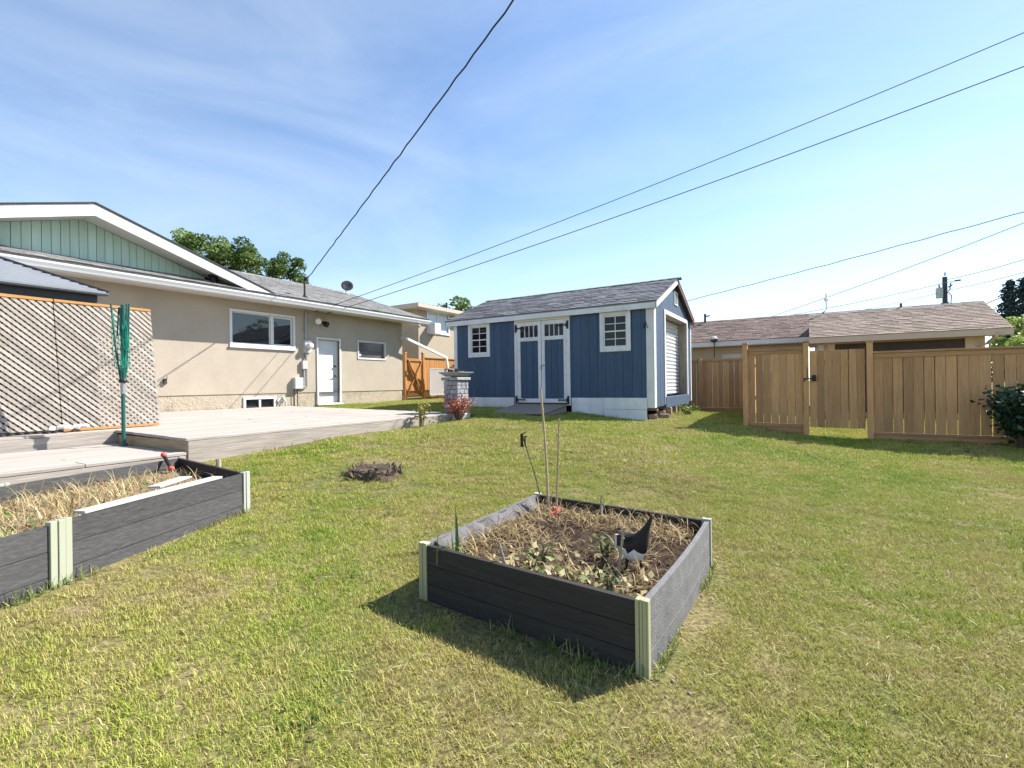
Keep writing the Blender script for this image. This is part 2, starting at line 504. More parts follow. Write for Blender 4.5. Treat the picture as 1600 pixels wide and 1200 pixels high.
def shingle_field(parent, O, U, V, ulen, vlen, tabw, expo, material, nmax, rng, inside=None, th=.011, key=None, name='shingle', tilt=.05):
    """Overlapping shingle tabs on a roof plane: up to nmax as parts, the rest joined as stuff."""
    U, V = V3(U).normalized(), V3(V).normalized()
    Nn = U.cross(V).normalized()
    if Nn.z < 0: Nn = -Nn
    L_ = expo * 1.28
    def tabverts(wd):
        return [(0, 0, 0), (wd, 0, 0), (wd, L_, -.004), (0, L_, -.004), (0, 0, th), (wd, 0, th), (wd, L_, .002), (0, L_, .002)]
    me = MB().hexa(tabverts(1.0)).mesh(name, material)
    tabs = []
    nr = int(vlen / expo)
    for i in range(nr):
        u = -rng.random() * tabw
        while u < ulen:
            wd = tabw * rng.choice((1, 1, 1, .72, 1.25))
            a, b = max(u, 0), min(u + wd, ulen)
            u += wd
            if b - a < .03: continue
            c = V3(O) + U * ((a + b) / 2) + V * (i * expo)
            if inside and not inside(c): continue
            tabs.append((a, b - a - .006, i * expo, rng.uniform(0, .006) + (.004 if rng.random() < .3 else 0), c))
    if key: tabs.sort(key=lambda t: key(t[4]))
    rest = MB()
    for k, (a, wd, v, lift, c) in enumerate(tabs):
        o = V3(O) + U * a + V * v + Nn * (lift + .002)
        M = Matrix(((U.x * wd, V.x, Nn.x, o.x), (U.y * wd, V.y, Nn.y, o.y), (U.z * wd, V.z, Nn.z, o.z), (0, 0, 0, 1)))
        if k < nmax: inst(name, me, parent, M)
        else: rest.hexa([M @ V3(p) for p in tabverts(1.0)])
    if rest.v:
        tag(rest.build(name + '_field', material, parent), kind='stuff')
dist0 = lambda c: (c - V3((0, 0, 1.4))).length

# ------------------------------------------------------------------ main house
HX = -12.27
rng = random.Random(4)
house = thing('house', 'beige stucco bungalow with grey shingle roof, mint green gable and white back door', 'house', (HX, 6, .7))
mpH = lambda u, v, d: (HX - d, u, v)
holes = [(6.60, 8.29, 2.52, 3.33), (9.09, 9.84, .90, 2.80), (10.60, 11.72, 2.31, 2.82)]
mb = MB()
wall_sheet(mb, mpH, -7, 12.56, 1.235, 3.72, holes, .12)
# end wall and gable triangle of the far end, back wall
mb.add([(HX, 12.56, .4), (-19.8, 12.56, .4), (-19.8, 12.56, 3.72), (-16, 12.56, 5.05), (HX, 12.56, 3.72)], [(0, 1, 2, 3, 4)])
mb.add([(-19.8, 12.56, .4), (-19.8, -7, .4), (-19.8, -7, 3.72), (-19.8, 12.56, 3.72)], [(0, 1, 2, 3)])
mb.add([(HX, -7, .4), (-19.8, -7, .4), (-19.8, -7, 3.72), (-16, -7, 5.05), (HX, -7, 3.72)], [(0, 1, 2, 3, 4)])
wall = mb.build('wall', [STUCCO, DARKGAP], house)
mb = MB()
wall_sheet(mb, lambda u, v, d: (HX - .018 - d, u, v), -7, 12.545, .35, 1.235, [(6.93, 7.70, .74, 1.09), (9.09, 9.84, .90, 1.235)], .1)
mb.add([(HX, -7, 1.235), (HX, 12.56, 1.235), (HX - .018, 12.56, 1.235), (HX - .018, -7, 1.235)], [(0, 1, 2, 3)])
found = mb.build('foundation', [PARGE, DARKGAP], house)

def house_window(name, a, b, c, d, split, fw=.06, sill=.05):
    mb = MB()
    frame_boxes(mb, mpH, a - .055, b + .055, c - .055, d + .055, .06, -.028, .02)
    slab(mb, mpH, a - .07, b + .07, c - .11, c - .057, -.05, .0)
    if split: slab(mb, mpH, split - .03, split + .03, c + .007, d - .007, -.012, .06)
    f = mb.build(name, VINYL, house, bevel=.004)
    segs = [(a, split - .03), (split + .03, b)] if split else [(a, b)]
    for k, (p, q) in enumerate(segs):
        mb = MB(); wd = .045 if k else .022
        frame_boxes(mb, mpH, p + .006, q - .006, c + .008, d - .008, wd, .02 + .012 * k, .07)
        mb.build('sash', VINYL, f, bevel=.003)
        mb = MB(); slab(mb, mpH, p + .007 + wd, q - .007 - wd, c + .009 + wd, d - .009 - wd, .045, .055)
        mb.build('pane', GLASS, f)
    return f
house_window('window', 6.60, 8.29, 2.52, 3.33, 7.66)
# small single window with weathered blind
mb = MB(); frame_boxes(mb, mpH, 10.55, 11.77, 2.26, 2.87, .055, -.022, .03)
f2 = mb.build('window', SOFFIT, house, bevel=.004)
f2['label'] = 'small frosted window with grey pane'
mb = MB(); slab(mb, mpH, 10.606, 11.714, 2.316, 2.814, .05, .06)
BLIND = mat('hazy_pane', (.10, .10, .105), .12, .5, 2.5, (1, .5, 9), 0, spec=.6)
mb.build('pane', BLIND, f2)
mb = MB(); mb.lathe((HX - .048, 10.70, 2.42), [(.05, 0), (.05, .004)], 14, 0, 'x'); mb.build('sticker', VINYL, f2)
# basement window
mb = MB()
mpF = lambda u, v, d: (HX - .018 - d, u, v)
frame_boxes(mb, mpF, 6.87, 7.76, .72, 1.15, .065, -.03, .02)
slab(mb, mpF, 7.29, 7.34, .785, 1.085, -.015, .05)
f3 = mb.build('basement_window', VINYL, house, bevel=.004)
for p, q in ((6.94, 7.285), (7.345, 7.69)):
    mb = MB(); slab(mb, mpF, p, q, .79, 1.08, .03, .04); mb.build('pane', GLASS, f3)
# back door
mb = MB()
frame_boxes(mb, mpH, 9.035, 9.895, .885, 2.855, (.05, .055, .012, .05), -.03, .05)
slab(mb, mpH, 9.02, 9.91, .845, .884, -.09, .06)
dr = mb.build('door', WHITE, house, bevel=.004)
mb = MB(); slab(mb, mpH, 9.09, 9.835, .90, 2.80, .09, .11); mb.build('door_leaf', WHITE, dr, bevel=.003)
for zz, rr in ((2.02, .032), (1.72, .03)):
    mb = MB(); mb.lathe((HX - .09, 9.74, zz), [(rr, 0), (rr, .012), (.014, .016), (.014, .04), (rr * .9, .046), (rr * .9, .065), (.01, .075)], 14, 0, 'x')
    mb.build('deadbolt' if zz > 2 else 'door_knob', STEEL, dr, smooth=False)
mb = MB(); mb.tube([(HX - .02, 9.74, 1.72), (HX - .02, 9.64, 1.715)], .009, 6); mb.build('handle', STEEL, dr)

# eaves: soffit, fascia, gutter
mb = MB()
mb.hexa([(-11.66, -7, 3.60), (-11.66, 13.27, 3.60), (HX - .1, 13.27, 3.62), (HX - .1, -7, 3.62), (-11.66, -7, 3.615), (-11.66, 13.27, 3.615), (HX - .1, 13.27, 3.64), (HX - .1, -7, 3.64)])
mb.hexa([(HX - .1, 12.565, 3.62), (HX - .1, 13.25, 3.62), (-16, 13.25, 4.93), (-16, 12.565, 4.93), (HX - .1, 12.565, 3.64), (HX - .1, 13.25, 3.64), (-16, 13.25, 4.95), (-16, 12.565, 4.95)])
mb.build('soffit', SOFFIT, house)
mb = MB(); mb.box(-11.66, -7, 3.57, -11.635, 13.27, 3.745)
mb.hexa([(-11.66, 13.25, 3.60), (-11.66, 13.275, 3.60), (-16, 13.275, 4.93), (-16, 13.25, 4.93), (-11.66, 13.25, 3.75), (-11.66, 13.275, 3.75), (-16, 13.275, 5.17), (-16, 13.25, 5.17)])
mb.build('fascia', WHITE, house)
gp = [(-11.634, 3.59), (-11.57, 3.59), (-11.555, 3.63), (-11.53, 3.68), (-11.53, 3.715), (-11.54, 3.715), (-11.542, 3.69), (-11.567, 3.636), (-11.58, 3.602), (-11.634, 3.602)]
mb = MB(); mb.prism([(x, -7, z) for x, z in gp], (0, 20.29, 0))
mb.box(-11.63, 13.29, 3.59, -11.535, 13.295, 3.715)
gut = mb.build('gutter', GUTTER, house)
# main roof slabs
SL = .33
mb = MB()
rz = lambda x: 3.775 + (-11.60 - x) * SL
for x0, x1 in ((-11.60, -16.0),):
    mb.hexa([(x0, -7, rz(x0) - .03), (x0, 13.29, rz(x0) - .03), (x1, 13.29, rz(x1) - .03), (x1, -7, rz(x1) - .03), (x0, -7, rz(x0)), (x0, 13.29, rz(x0)), (x1, 13.29, rz(x1)), (x1, -7, rz(x1))])
xb = -20.4
mb.hexa([(-16, -7, rz(-16) - .03), (-16, 13.29, rz(-16) - .03), (xb, 13.29, rz(-11.6) - .03), (xb, -7, rz(-11.6) - .03), (-16, -7, rz(-16) - .001), (-16, 13.29, rz(-16) - .001), (xb, 13.29, rz(-11.6)), (xb, -7, rz(-11.6))])
roof = mb.build('roof', SHINGLE, house)
# ridge cap and satellite-side vents
mb = MB()
for k in range(48):
    y = 1.0 + k * .255
    mb.add([(-15.86, y, rz(-15.86) + .012), (-15.86, y + .3, rz(-15.86) + .006), (-16, y + .3, rz(-16) + .022), (-16, y, rz(-16) + .03), (-16.14, y + .3, rz(-15.86) + .006), (-16.14, y, rz(-15.86) + .012)],
           [(0, 1, 2, 3), (3, 2, 4, 5)])
tag(mb.build('ridge_cap', SHINGLE, roof), kind='stuff')
gxy = lambda y: 5.0 - .325 * abs(y - 3.72)          # dormer roof height
vis = lambda c: c.y > 7.5 or c.x > -12.25 or gxy(c.y) < rz(c.x) + .03
shingle_field(roof, (-11.585, -1.5, rz(-11.585)), (0, 1, 0), (-1, 0, SL), 14.78, 4.6, .305, .145, SHINGLE, 298, rng,
              inside=lambda c: vis(c) and c.y > .8 - .0, key=dist0)

# cross gable: roof, rake boards, soffit, mint boards
mb = MB()
for sgn in (1, -1):
    ye = 3.72 + sgn * 3.72
    ze = gxy(ye)
    xe0, xe1 = -11.66, -15.8
    p = [(xe0, 3.72, 4.965), (xe0, ye, ze - .035), (xe1, ye, ze - .035), (xe1, 3.72, 4.965), (xe0, 3.72, 5.0), (xe0, ye, ze), (xe1, ye, ze), (xe1, 3.72, 5.0)]
    mb.hexa(p)
gr = mb.build('gable_roof', SHINGLE, house)
for sgn in (1, -1):
    mb = MB(); ye = 3.72 + sgn * 3.66; ze = gxy(ye) - .012
    mb.hexa([(-11.70, 3.72, 4.988 - .235), (-11.70, ye, ze - .22), (-11.662, ye, ze - .22), (-11.662, 3.72, 4.988 - .235), (-11.70, 3.72, 4.988), (-11.70, ye, ze), (-11.662, ye, ze), (-11.662, 3.72, 4.988)])
    mb.build('rake_board', VINYL, gr, bevel=.004)
    mb = MB()
    mb.hexa([(-11.665, 3.72, 5.0), (-11.665, ye, ze + .012), (-11.64, ye, ze + .012), (-11.64, 3.72, 5.0), (-11.665, 3.72, 5.018), (-11.665, ye, ze + .028), (-11.64, ye, ze + .028), (-11.64, 3.72, 5.018)])
    mb.build('drip_edge', STEEL, gr)
    mb = MB()
    mb.hexa([(-11.702, 3.72, 4.80), (-11.702, ye, ze - .17), (-12.28, ye, ze - .17), (-12.28, 3.72, 4.80), (-11.702, 3.72, 4.82), (-11.702, ye, ze - .15), (-12.28, ye, ze - .15), (-12.28, 3.72, 4.82)])
    mb.build('gable_soffit', SOFFIT, gr)
gp_ = MB().add([(-12.33, .4, 3.9), (-12.33, 7.0, 3.9), (-12.33, 3.72, 4.9)], [(0, 1, 2)]).build('gable_panel', DARKGAP, house)
y = .9
while y < 6.6:
    y1 = y + .138
    zb = rz(-12.30) + .0
    zt = lambda q: 4.805 - .325 * abs(q - 3.72)
    a, b = y + .004, y1 - .004
    if min(zt(a), zt(b)) > zb + .02:
        mid = [(-12.296, 3.72, zt(3.72))] if a < 3.72 < b else []
        poly = [(-12.296, a, zb), (-12.296, b, zb), (-12.296, b, zt(b))] + mid + [(-12.296, a, zt(a))]
        MB().prism(poly, (-.025, 0, 0)).build('gable_board', GREEN, gp_, bevel=.003)
    y = y1
# roof vent stub in the valley, dark gutter cover
mb = MB(); mb.lathe((-12.0, 6.05, rz(-12.0) + .0), [(.09, 0), (.09, .12), (.13, .13), (.12, .17), (.02, .19)], 12); mb.build('roof_vent', BLACK, roof)
# wall fittings
def wallbox(name, y, z, wy, hz, dx, m=GALV, bev=.008):
    return MB().box(HX + .001, y - wy / 2, z - hz / 2, HX + dx, y + wy / 2, z + hz / 2).build(name, m, house, bevel=bev)
mb = MB()
mb.tube([(HX + .05, 8.66, 3.60), (HX + .05, 8.66, 2.72)], .026, 8)
for zz in (3.02, 3.3): mb.lathe((HX + .05, 8.66, zz), [(.04, 0), (.04, .06)], 10)
mb.box(HX, 8.60, 3.0, HX + .03, 8.72, 3.03)
mb.build('conduit', METAL, house)
mt = wallbox('meter_base', 8.70, 2.55, .22, .36, .11)
mb = MB(); mb.lathe((HX + .11, 8.72, 2.57), [(.088, 0), (.088, .05), (.08, .10), (.05, .12), (.01, .125)], 18, 0, 'x'); mb.build('meter_dial', VINYL, mt, smooth=False)
mb = MB()
mb.tube([(HX + .05, 8.66, 2.37), (HX + .05, 8.66, 1.40)], .03, 8); mb.tube([(HX + .05, 8.58, 1.95), (HX + .05, 8.58, 1.42)], .022, 8)
mb.tube([(HX + .05, 8.66, 1.40), (HX + .05, 8.60, 1.38), (HX + .05, 8.52, 1.40)], .028, 8)
mb.build('conduit', METAL, house)
wallbox('disconnect_box', 8.60, 2.02, .16, .24, .09)
wallbox('junction_box', 8.38, 1.50, .26, .32, .13)
mb = MB(); mb.tube([(HX + .04, 8.38, 1.35), (HX + .04, 8.38, .82)], .012, 6); mb.tube([(HX + .03, 8.28, 1.36), (HX + .03, 8.29, .85)], .010, 6); mb.build('cable', STEEL, house)
mb = MB()
mb.tube([(HX + .0, 7.92, 1.08), (HX + .09, 7.92, 1.10), (HX + .13, 7.92, 1.02)], .035, 8); mb.tube([(HX + .0, 7.99, 1.02), (HX + .07, 7.99, 1.05), (HX + .09, 7.99, .9)], .018, 8)
mb.lathe((HX + .02, 7.84, 1.04), [(.07, 0), (.07, .03)], 10, 0, 'x')
mb.build('vent_pipe', GALV, house)
mb = MB(); mb.box(HX, 5.08, 1.5, HX + .05, 5.14, 1.62); mb.tube([(HX + .05, 5.11, 1.60), (HX + .11, 5.11, 1.62), (HX + .12, 5.11, 1.66)], .012, 6); mb.build('line_hook', STEEL, house)
# flood light
fl = MB().lathe((HX, 9.1, 3.34), [(.06, 0), (.06, .03), (.025, .04), (.025, .09)], 14, 0, 'x').build('flood_light', BLACK, house)
for dy, dz, mm in ((-.11, .0, VINYL), (.10, -.07, BLACK)):
    mb = MB(); p0 = V3((HX + .08, 9.1 + dy * .3, 3.34 + dz * .3)); p1 = V3((HX + .15, 9.1 + dy, 3.34 + dz)); p2 = p1 + V3((.10, dy * .5, -.06))
    mb.tube([p0, p1 - (p2 - p1) * .4, p1, p2], [.02, .03, .07, .085], 12); mb.build('lamp_head', mm, fl)
# service mast on the roof
ms = MB().tube([(-12.02, 8.5, rz(-12.02) - .02), (-12.02, 8.5, 4.40)], .03, 8).build('service_mast', STEEL, house)
mb = MB(); mb.tube([(-12.02, 8.5, 4.40), (-11.99, 8.5, 4.47), (-11.93, 8.5, 4.45), (-11.91, 8.5, 4.38)], .045, 8); mb.lathe((-12.02, 8.5, rz(-12.02) - .01), [(.11, 0), (.05, .05), (.04, .08)], 12)
mb.build('weather_head', BLACK, ms)
# downspout ring and gutter outlet at the corner, long slanted pipe
mb = MB()
mb.tube([(-11.58, 12.72, 3.59), (-11.58, 12.72, 3.50), (-11.75, 12.66, 3.36), (HX + .06, 12.5, 3.22), (HX + .05, 12.46, 3.08), (HX + .10, 12.46, 2.99), (-11.9, 12.5, 3.03)], .05, 8)
mb.build('downspout_elbow', GALV, house)
mb = MB(); mb.beam((-11.95, 12.42, 3.05), (-11.95, 14.62, 2.46), .075, .09); mb.beam((-11.95, 14.62, 2.48), (-11.95, 14.72, 2.02), .075, .09, (0, 1, .2))
mb.build('downspout', VINYL, house, bevel=.008)

# satellite dish on the roof (stands on the roof)
dish = thing('satellite_dish', 'dark grey satellite dish on the bungalow roof ridge', 'satellite dish', (-14.9, 12.3, rz(-14.9)))
mb = MB()
q = Matrix.Rotation(R(-38), 3, 'Z') @ Matrix.Rotation(R(68), 3, 'Y')
prof = [(r_ * .74, h_ * .74) for r_, h_ in ((.001, .0), (.10, .006), (.2, .026), (.29, .06), (.30, .064), (.29, .075), (.19, .045), (.001, .02))]
c0 = V3((-14.82, 12.3, 5.19))
m_ = MB().lathe((0, 0, 0), prof, 24); m_.v = [c0 + q @ V3(p) for p in m_.v]
m_.build('dish', STEEL, dish, smooth=True)
mb.tube([(-14.9, 12.3, rz(-14.9)), (-14.9, 12.3, 5.0), c0], .022, 8); mb.tube([(-14.9, 12.12, rz(-14.95) + .02), (-14.9, 12.3, 4.98), (-14.9, 12.48, rz(-14.95) + .02)], .014, 6)
mb.build('mount', METAL, dish)
mb = MB(); mb.tube([c0 + V3((0, 0, -.16)), c0 + q @ V3((.08, 0, .25))], .012, 6); mb.tube([c0 + q @ V3((.08, 0, .24)), c0 + q @ V3((.03, 0, .29))], .022, 8); mb.build('feed_arm', STEEL, dish)

# ------------------------------------------------------------------ garden shed
SY, SXL, SXR, SYB = 10.48, -8.25, -2.81, 14.36
shed = thing('garden_shed', 'dark blue board shed with white trimmed double doors and shingle roof', 'shed', (-5.5, 12.4, .75))
mpS = lambda u, v, d: (u, SY + d, v)
mpR = lambda u, v, d: (SXR - d, u, v)
zt_ = 3.02
# backing body
mb = MB()
mb.add([(SXL + .05, SY + .06, 1.0), (SXR - .03, SY + .06, 1.0), (SXR - .03, SY + .06, 3.05), (SXL + .05, SY + .06, 3.05)], [(0, 1, 2, 3)])
mb.add([(SXL, SY, .95), (SXL, SYB, .95), (SXL, SYB, 3.05), (SXL, 12.42, 3.88), (SXL, SY, 3.05)], [(0, 1, 2, 3, 4)])
mb.add([(SXL, SYB, .95), (SXR, SYB, .95), (SXR, SYB, 3.05), (SXL, SYB, 3.05)], [(0, 1, 2, 3)])
mb.box(SXL + .02, SY + .02, .88, SXR - .02, SYB - .02, .99)
body = mb.build('wall', BLUE, shed)
shole = [(-7.70, -7.16, 2.22, 2.95), (-6.25, -4.86, .8, 3.02), (-3.95, -3.39, 2.20, 2.93)]
def siding(mp, u0, u1, zb, ztop, holes, wd, rng):
    u = u0
    while u < u1 - .02:
        b = min(u + wd, u1)
        a_, b_ = u + .002, b - .002
        cuts = sorted((h[2], h[3]) for h in holes if h[0] - .02 < (u + b) / 2 < h[1] + .02)
        z = zb
        segs = []
        for c in cuts:
            if c[0] > z + .02: segs.append((z, c[0]))
            z = c[1]
        tp = min(ztop(a_), ztop(b_))
        if tp > z + .03: segs.append((z, None))
        for s0, s1 in segs:
            mb = MB(); d1 = -.0 + rng.uniform(-.0015, .0015)
            za, zb_ = (s1, s1) if s1 else (ztop(a_), ztop(b_))
            p = [mp(a_, s0, .03), mp(b_, s0, .03), mp(b_, s0, d1), mp(a_, s0, d1), mp(a_, za, .03), mp(b_, zb_, .03), mp(b_, zb_, d1), mp(a_, za, d1)]
            mb.hexa(p).build('siding_board', BLUE, body, bevel=.002)
        u = b
siding(mpS, SXL + .08, SXR - .15, 1.06, lambda u: 3.03, shole, .2035, rng)
RSL = (3.96 - 3.12) / (12.42 - 10.40)
gt = lambda y: 3.96 - .10 - RSL * abs(y - 12.42)
siding(mpR, SY + .145, SYB - .09, .85, gt, [(11.45, 13.85, .85, 3.02)], .2035, rng)
# trim: corner boards, skirting, door casing
def trim(name, *b, parent=shed, m=WHITEW, bev=.004):
    return MB().box(*b).build(name, m, parent, bevel=bev)
trim('corner_board', SXR - .155, SY - .022, .84, SXR - .003, SY + .03, 3.03)
trim('corner_board', SXR - .002, SY - .022, .84, SXR + .02, SY + .14, 3.06)
trim('corner_board', SXL - .02, SY - .022, .86, SXL + .085, SY + .03, 3.03)
trim('corner_board', SXR - .002, SYB - .085, .86, SXR + .02, SYB + .02, 3.04)
for a, b, z0, yy in ((SXL + .10, -7.66, .74, .0), (-7.65, -7.28, .74, .003), (-7.27, -6.36, .74, .001), (-4.76, -3.93, .60, .0), (-3.0, SXR - .157, .83, .004)):
    trim('skirting_board', a, SY - .012 + yy, z0, b, SY + .02 + yy, 1.055)
for a, b, z0, z1, yy in ((-3.925, -2.955, .50, .80, -.075), (-3.925, -2.955, .805, 1.06, -.07)):
    trim('skirting_panel', a, SY + yy, z0, b, SY + yy + .025, z1)
trim('skirting_board', -4.76, SY + .03, .50, -3.93, SY + .05, .84, m=CONC)
cas = trim('door_casing', -6.325, SY - .024, .87, -6.245, SY + .03, 2.95)
trim('door_casing', -4.865, SY - .024, .87, -4.785, SY + .03, 2.95)
trim('door_header', -6.325, SY - .026, 2.952, -4.785, SY + .03, 3.028, m=mat('cream_paint', (.72, .66, .54), .6, .06))
trim('threshold', -6.24, SY - .03, .84, -4.87, SY + .06, .925, m=STEEL)
# double doors
for k, (a, b) in enumerate(((-6.242, -5.562), (-5.548, -4.868))):
    z0, z1 = .93, 2.945
    mb = MB()
    frame_boxes(mb, mpS, a, b, z0, z1, (.085, .085, .10, .10), -.018, .03)
    slab(mb, mpS, a + .086, b - .086, 2.465, 2.56, -.016, .03)
    leaf = mb.build('door_leaf', WHITEW, shed, bevel=.004)
    u = a + .087; nb = 3
    for i in range(nb):
        wd = (b - a - .174) / nb
        mb = MB(); slab(mb, mpS, u + .003, u + wd - .003, z0 + .102, 2.463, .002, .025)
        mb.build('door_board', BLUE, leaf, bevel=.003); u += wd
    mb = MB()
    for i in range(1, 4):
        uu = a + .086 + (b - a - .172) * i / 4
        slab(mb, mpS, uu - .010, uu + .010, 2.562, z1 - .102, -.004, .02)
    mb.build('muntin', WHITEW, leaf)
    for i in range(4):
        u0 = a + .086 + (b - a - .172) * i / 4; u1 = a + .086 + (b - a - .172) * (i + 1) / 4
        mb = MB(); slab(mb, mpS, u0 + .011 * (i > 0), u1 - .011 * (i < 3), 2.562, z1 - .102, .012, .018); mb.build('pane', SHEDGLASS, leaf)
    e = -1 if k == 0 else 1
    ue = a if k == 0 else b
    for zz in (2.80, 1.0):
        mb = MB()
        c = SY - .03
        mb.box(ue + e * .035 - .022, c - .012, zz - .10, ue + e * .035 + .022, c + .002, zz + .10)
        mb.tube([(ue, c - .012, zz - .05), (ue, c - .012, zz + .05)], .013, 8)
        xs = sorted((ue, ue - e * .20))
        mb.box(xs[0], c - .009, zz - .014, xs[1], c + .004, zz + .014)
        mb.lathe((ue - e * .205, c + .004, zz), [(.022, -.014), (.022, 0)], 10, 0, 'y')
        mb.build('hinge', BLACK, leaf)
    if k == 1:
        mb = MB(); mb.box(a + .0, SY - .03, 1.84, a + .13, SY - .016, 1.865); mb.tube([(a + .01, SY - .03, 1.85), (a + .01, SY - .06, 1.82), (a - .01, SY - .06, 1.77), (a - .01, SY - .04, 1.75)], .011, 6); mb.build('latch', OLDWOOD, leaf)
# shed windows
for a, b, c, d in (shole[0], shole[2]):
    mb = MB(); frame_boxes(mb, mpS, a - .08, b + .08, c - .095, d + .08, (.085, .085, .10, .085), -.03, .03)
    wn = mb.build('window', WHITEW, shed, bevel=.004)
    mb = MB(); frame_boxes(mb, mpS, a + .006, b - .006, c + .006, d - .006, .028, -.005, .04)
    slab(mb, mpS, a + .035, b - .035, (c + d) / 2 - .014, (c + d) / 2 + .014, -.002, .04)
    mb.build('sash', VINYL, wn)
    mb = MB(); um = (a + b) / 2
    for z0, z1 in ((c + .034, (c + d) / 2 - .014), ((c + d) / 2 + .014, d - .034)):
        slab(mb, mpS, um - .008, um + .008, z0 + .001, z1 - .001, .006, .03)
        zm = (z0 + z1) / 2
        slab(mb, mpS, a + .035, um - .009, zm - .008, zm + .008, .006, .03); slab(mb, mpS, um + .009, b - .035, zm - .008, zm + .008, .006, .03)
    mb.build('muntin', VINYL, wn)
    for i in range(2):
        for j in range(4):
            u0 = a + .035 + i * (um - a - .035 + .008); u1 = u0 + (um - a - .035 - .009)
            h = (d - c - .068) / 4; z0 = c + .034 + j * h
            mb = MB(); slab(mb, mpS, u0, u1, z0 + .004, z0 + h - .004, .022, .028); mb.build('pane', SHEDGLASS, wn)
# roll-up door in the sunny end
mb = MB()
frame_boxes(mb, mpR, 11.37, 13.93, .88, 3.10, (.10, .10, .004, .10), -.022, .03)
rd = mb.build('door_frame', WHITEW, shed, bevel=.004)
mb = MB()
slab(mb, mpR, 11.455, 11.475, 1.06, 3.0, .0, .30); slab(mb, mpR, 13.825, 13.848, 1.06, 3.0, .0, .30); slab(mb, mpR, 11.476, 13.824, 2.975, 3.0, .0, .30)
mb.build('jamb', OLDWOOD, rd)
mb = MB(); slab(mb, mpR, 11.40, 13.90, .80, 1.055, -.035, .05); mb.build('sill_board', BLUE, rd, bevel=.004)
for i in range(20):
    z0 = 1.07 + i * .0955
    prof = [(0, .0), (-.012, .012), (-.03, .03), (-.034, .048), (-.026, .07), (-.008, .086), (0, .0945), (.01, .0945), (.01, 0)]
    mb = MB(); mb.prism([(SXR - .24 - p, 11.48, z0 + q) for p, q in prof], (0, 2.34, 0))
    mb.build('roller_slat', VINYL, rd)
# gable vent
mb = MB(); frame_boxes(mb, mpR, 12.42, 12.78, 3.34, 3.68, .03, -.02, .01)
gv = mb.build('gable_vent', WHITEW, shed)
for i in range(7):
    z0 = 3.375 + i * .04
    mb = MB(); mb.hexa([mpR(12.451, z0, .01), mpR(12.749, z0, .01), mpR(12.749, z0 - .0, -.018), mpR(12.451, z0, -.018), mpR(12.451, z0 + .03, .01), mpR(12.749, z0 + .03, .01), mpR(12.749, z0 + .008, -.018), mpR(12.451, z0 + .008, -.018)])
    mb.build('louver', WHITEW, gv)
# roof
oL, oR = -8.50, -2.70
ye0, ye1, zr, ze = 10.37, 14.47, 3.97, 3.125
rs = (zr - ze) / (12.42 - ye0)
mb = MB()
for y0 in (ye0, ye1):
    mb.hexa([(oL, y0, ze), (oR, y0, ze), (oR, 12.42, zr), (oL, 12.42, zr), (oL, y0, ze + .025), (oR, y0, ze + .025), (oR, 12.42, zr + .025), (oL, 12.42, zr + .025)])
sroof = mb.build('roof', SHEDSH, shed)
mb = MB(); mb.box(oL + .01, ye0 + .0, 3.0, oR - .01, ye0 + .022, 3.123); mb.box(oL + .01, ye0 + .023, 3.03, oR - .03, SY + .02, 3.045)
mb.build('fascia_board', WHITEW, sroof, bevel=.003)
mb = MB(); mb.box(oL + .01, ye1 - .02, 3.0, oR - .01, ye1, 3.123); mb.build('fascia_board', WHITEW, sroof)
for y0, nm, mm in ((ye0, 'rake_board', WHITEW), (ye1, 'rake_board', RUST)):
    for xx in (oR - .03, oL + .005):
        mb = MB(); zz = ze - .008
        mb.hexa([(xx, y0, zz - .12), (xx + .024, y0, zz - .12), (xx + .024, 12.42, zr - .128), (xx, 12.42, zr - .128), (xx, y0, zz), (xx + .024, y0, zz), (xx + .024, 12.42, zr - .008), (xx, 12.42, zr - .008)])
        o = mb.build(nm, mm, sroof, bevel=.003)
        if mm is RUST: o['label'] = 'reddish brown far rake board'
shingle_field(sroof, (oL - .01, ye0 - .015, ze + .018), (1, 0, 0), (0, 1, rs), oR - oL + .02, 2.2, .345, .148, SHEDSH, 300, rng, th=.016)
mb = MB()
for k in range(24):
    x = oL + k * .243
    mb.add([(x, 12.28, zr - .0), (x + .28, 12.28, zr - .006), (x + .28, 12.42, zr + .045), (x, 12.42, zr + .052), (x + .28, 12.56, zr - .006), (x, 12.56, zr)], [(0, 1, 2, 3), (3, 2, 4, 5)])
tag(mb.build('ridge_cap', SHEDSH, sroof), kind='stuff')
# coat hook bracket by the corner, shed feet
mb = MB(); mb.tube([(-2.99, SY - .02, 2.62), (-2.99, SY - .16, 2.64), (-2.93, SY - .16, 2.72), (-2.93, SY - .03, 2.58)], .008, 6); mb.box(-3.01, SY - .024, 2.58, -2.97, SY - .012, 2.68); mb.build('bracket', BLACK, shed)
mb = MB()
for x in (-2.95, -3.9, -5.5, -7.0, -8.1):
    mb.box(x - .05, 10.75, .84, x + .05, 14.3, .879)
mb.build('floor_beam', OLDWOOD, shed)
mb = MB()
for y in (10.9, 11.6, 12.5, 13.4, 14.1): mb.box(-3.1, y - .05, .76, -2.85, y + .05, .838)
mb.build('floor_joist', OLDWOOD, shed)
BLOCKM = mat('old_brick', (.36, .25, .19), .95, .25, 7, bump=.5, bscale=60, rnd=.25)
ORD = iter(('first', 'third', 'fourth', 'fifth', 'sixth', 'seventh', 'eighth', 'second'))
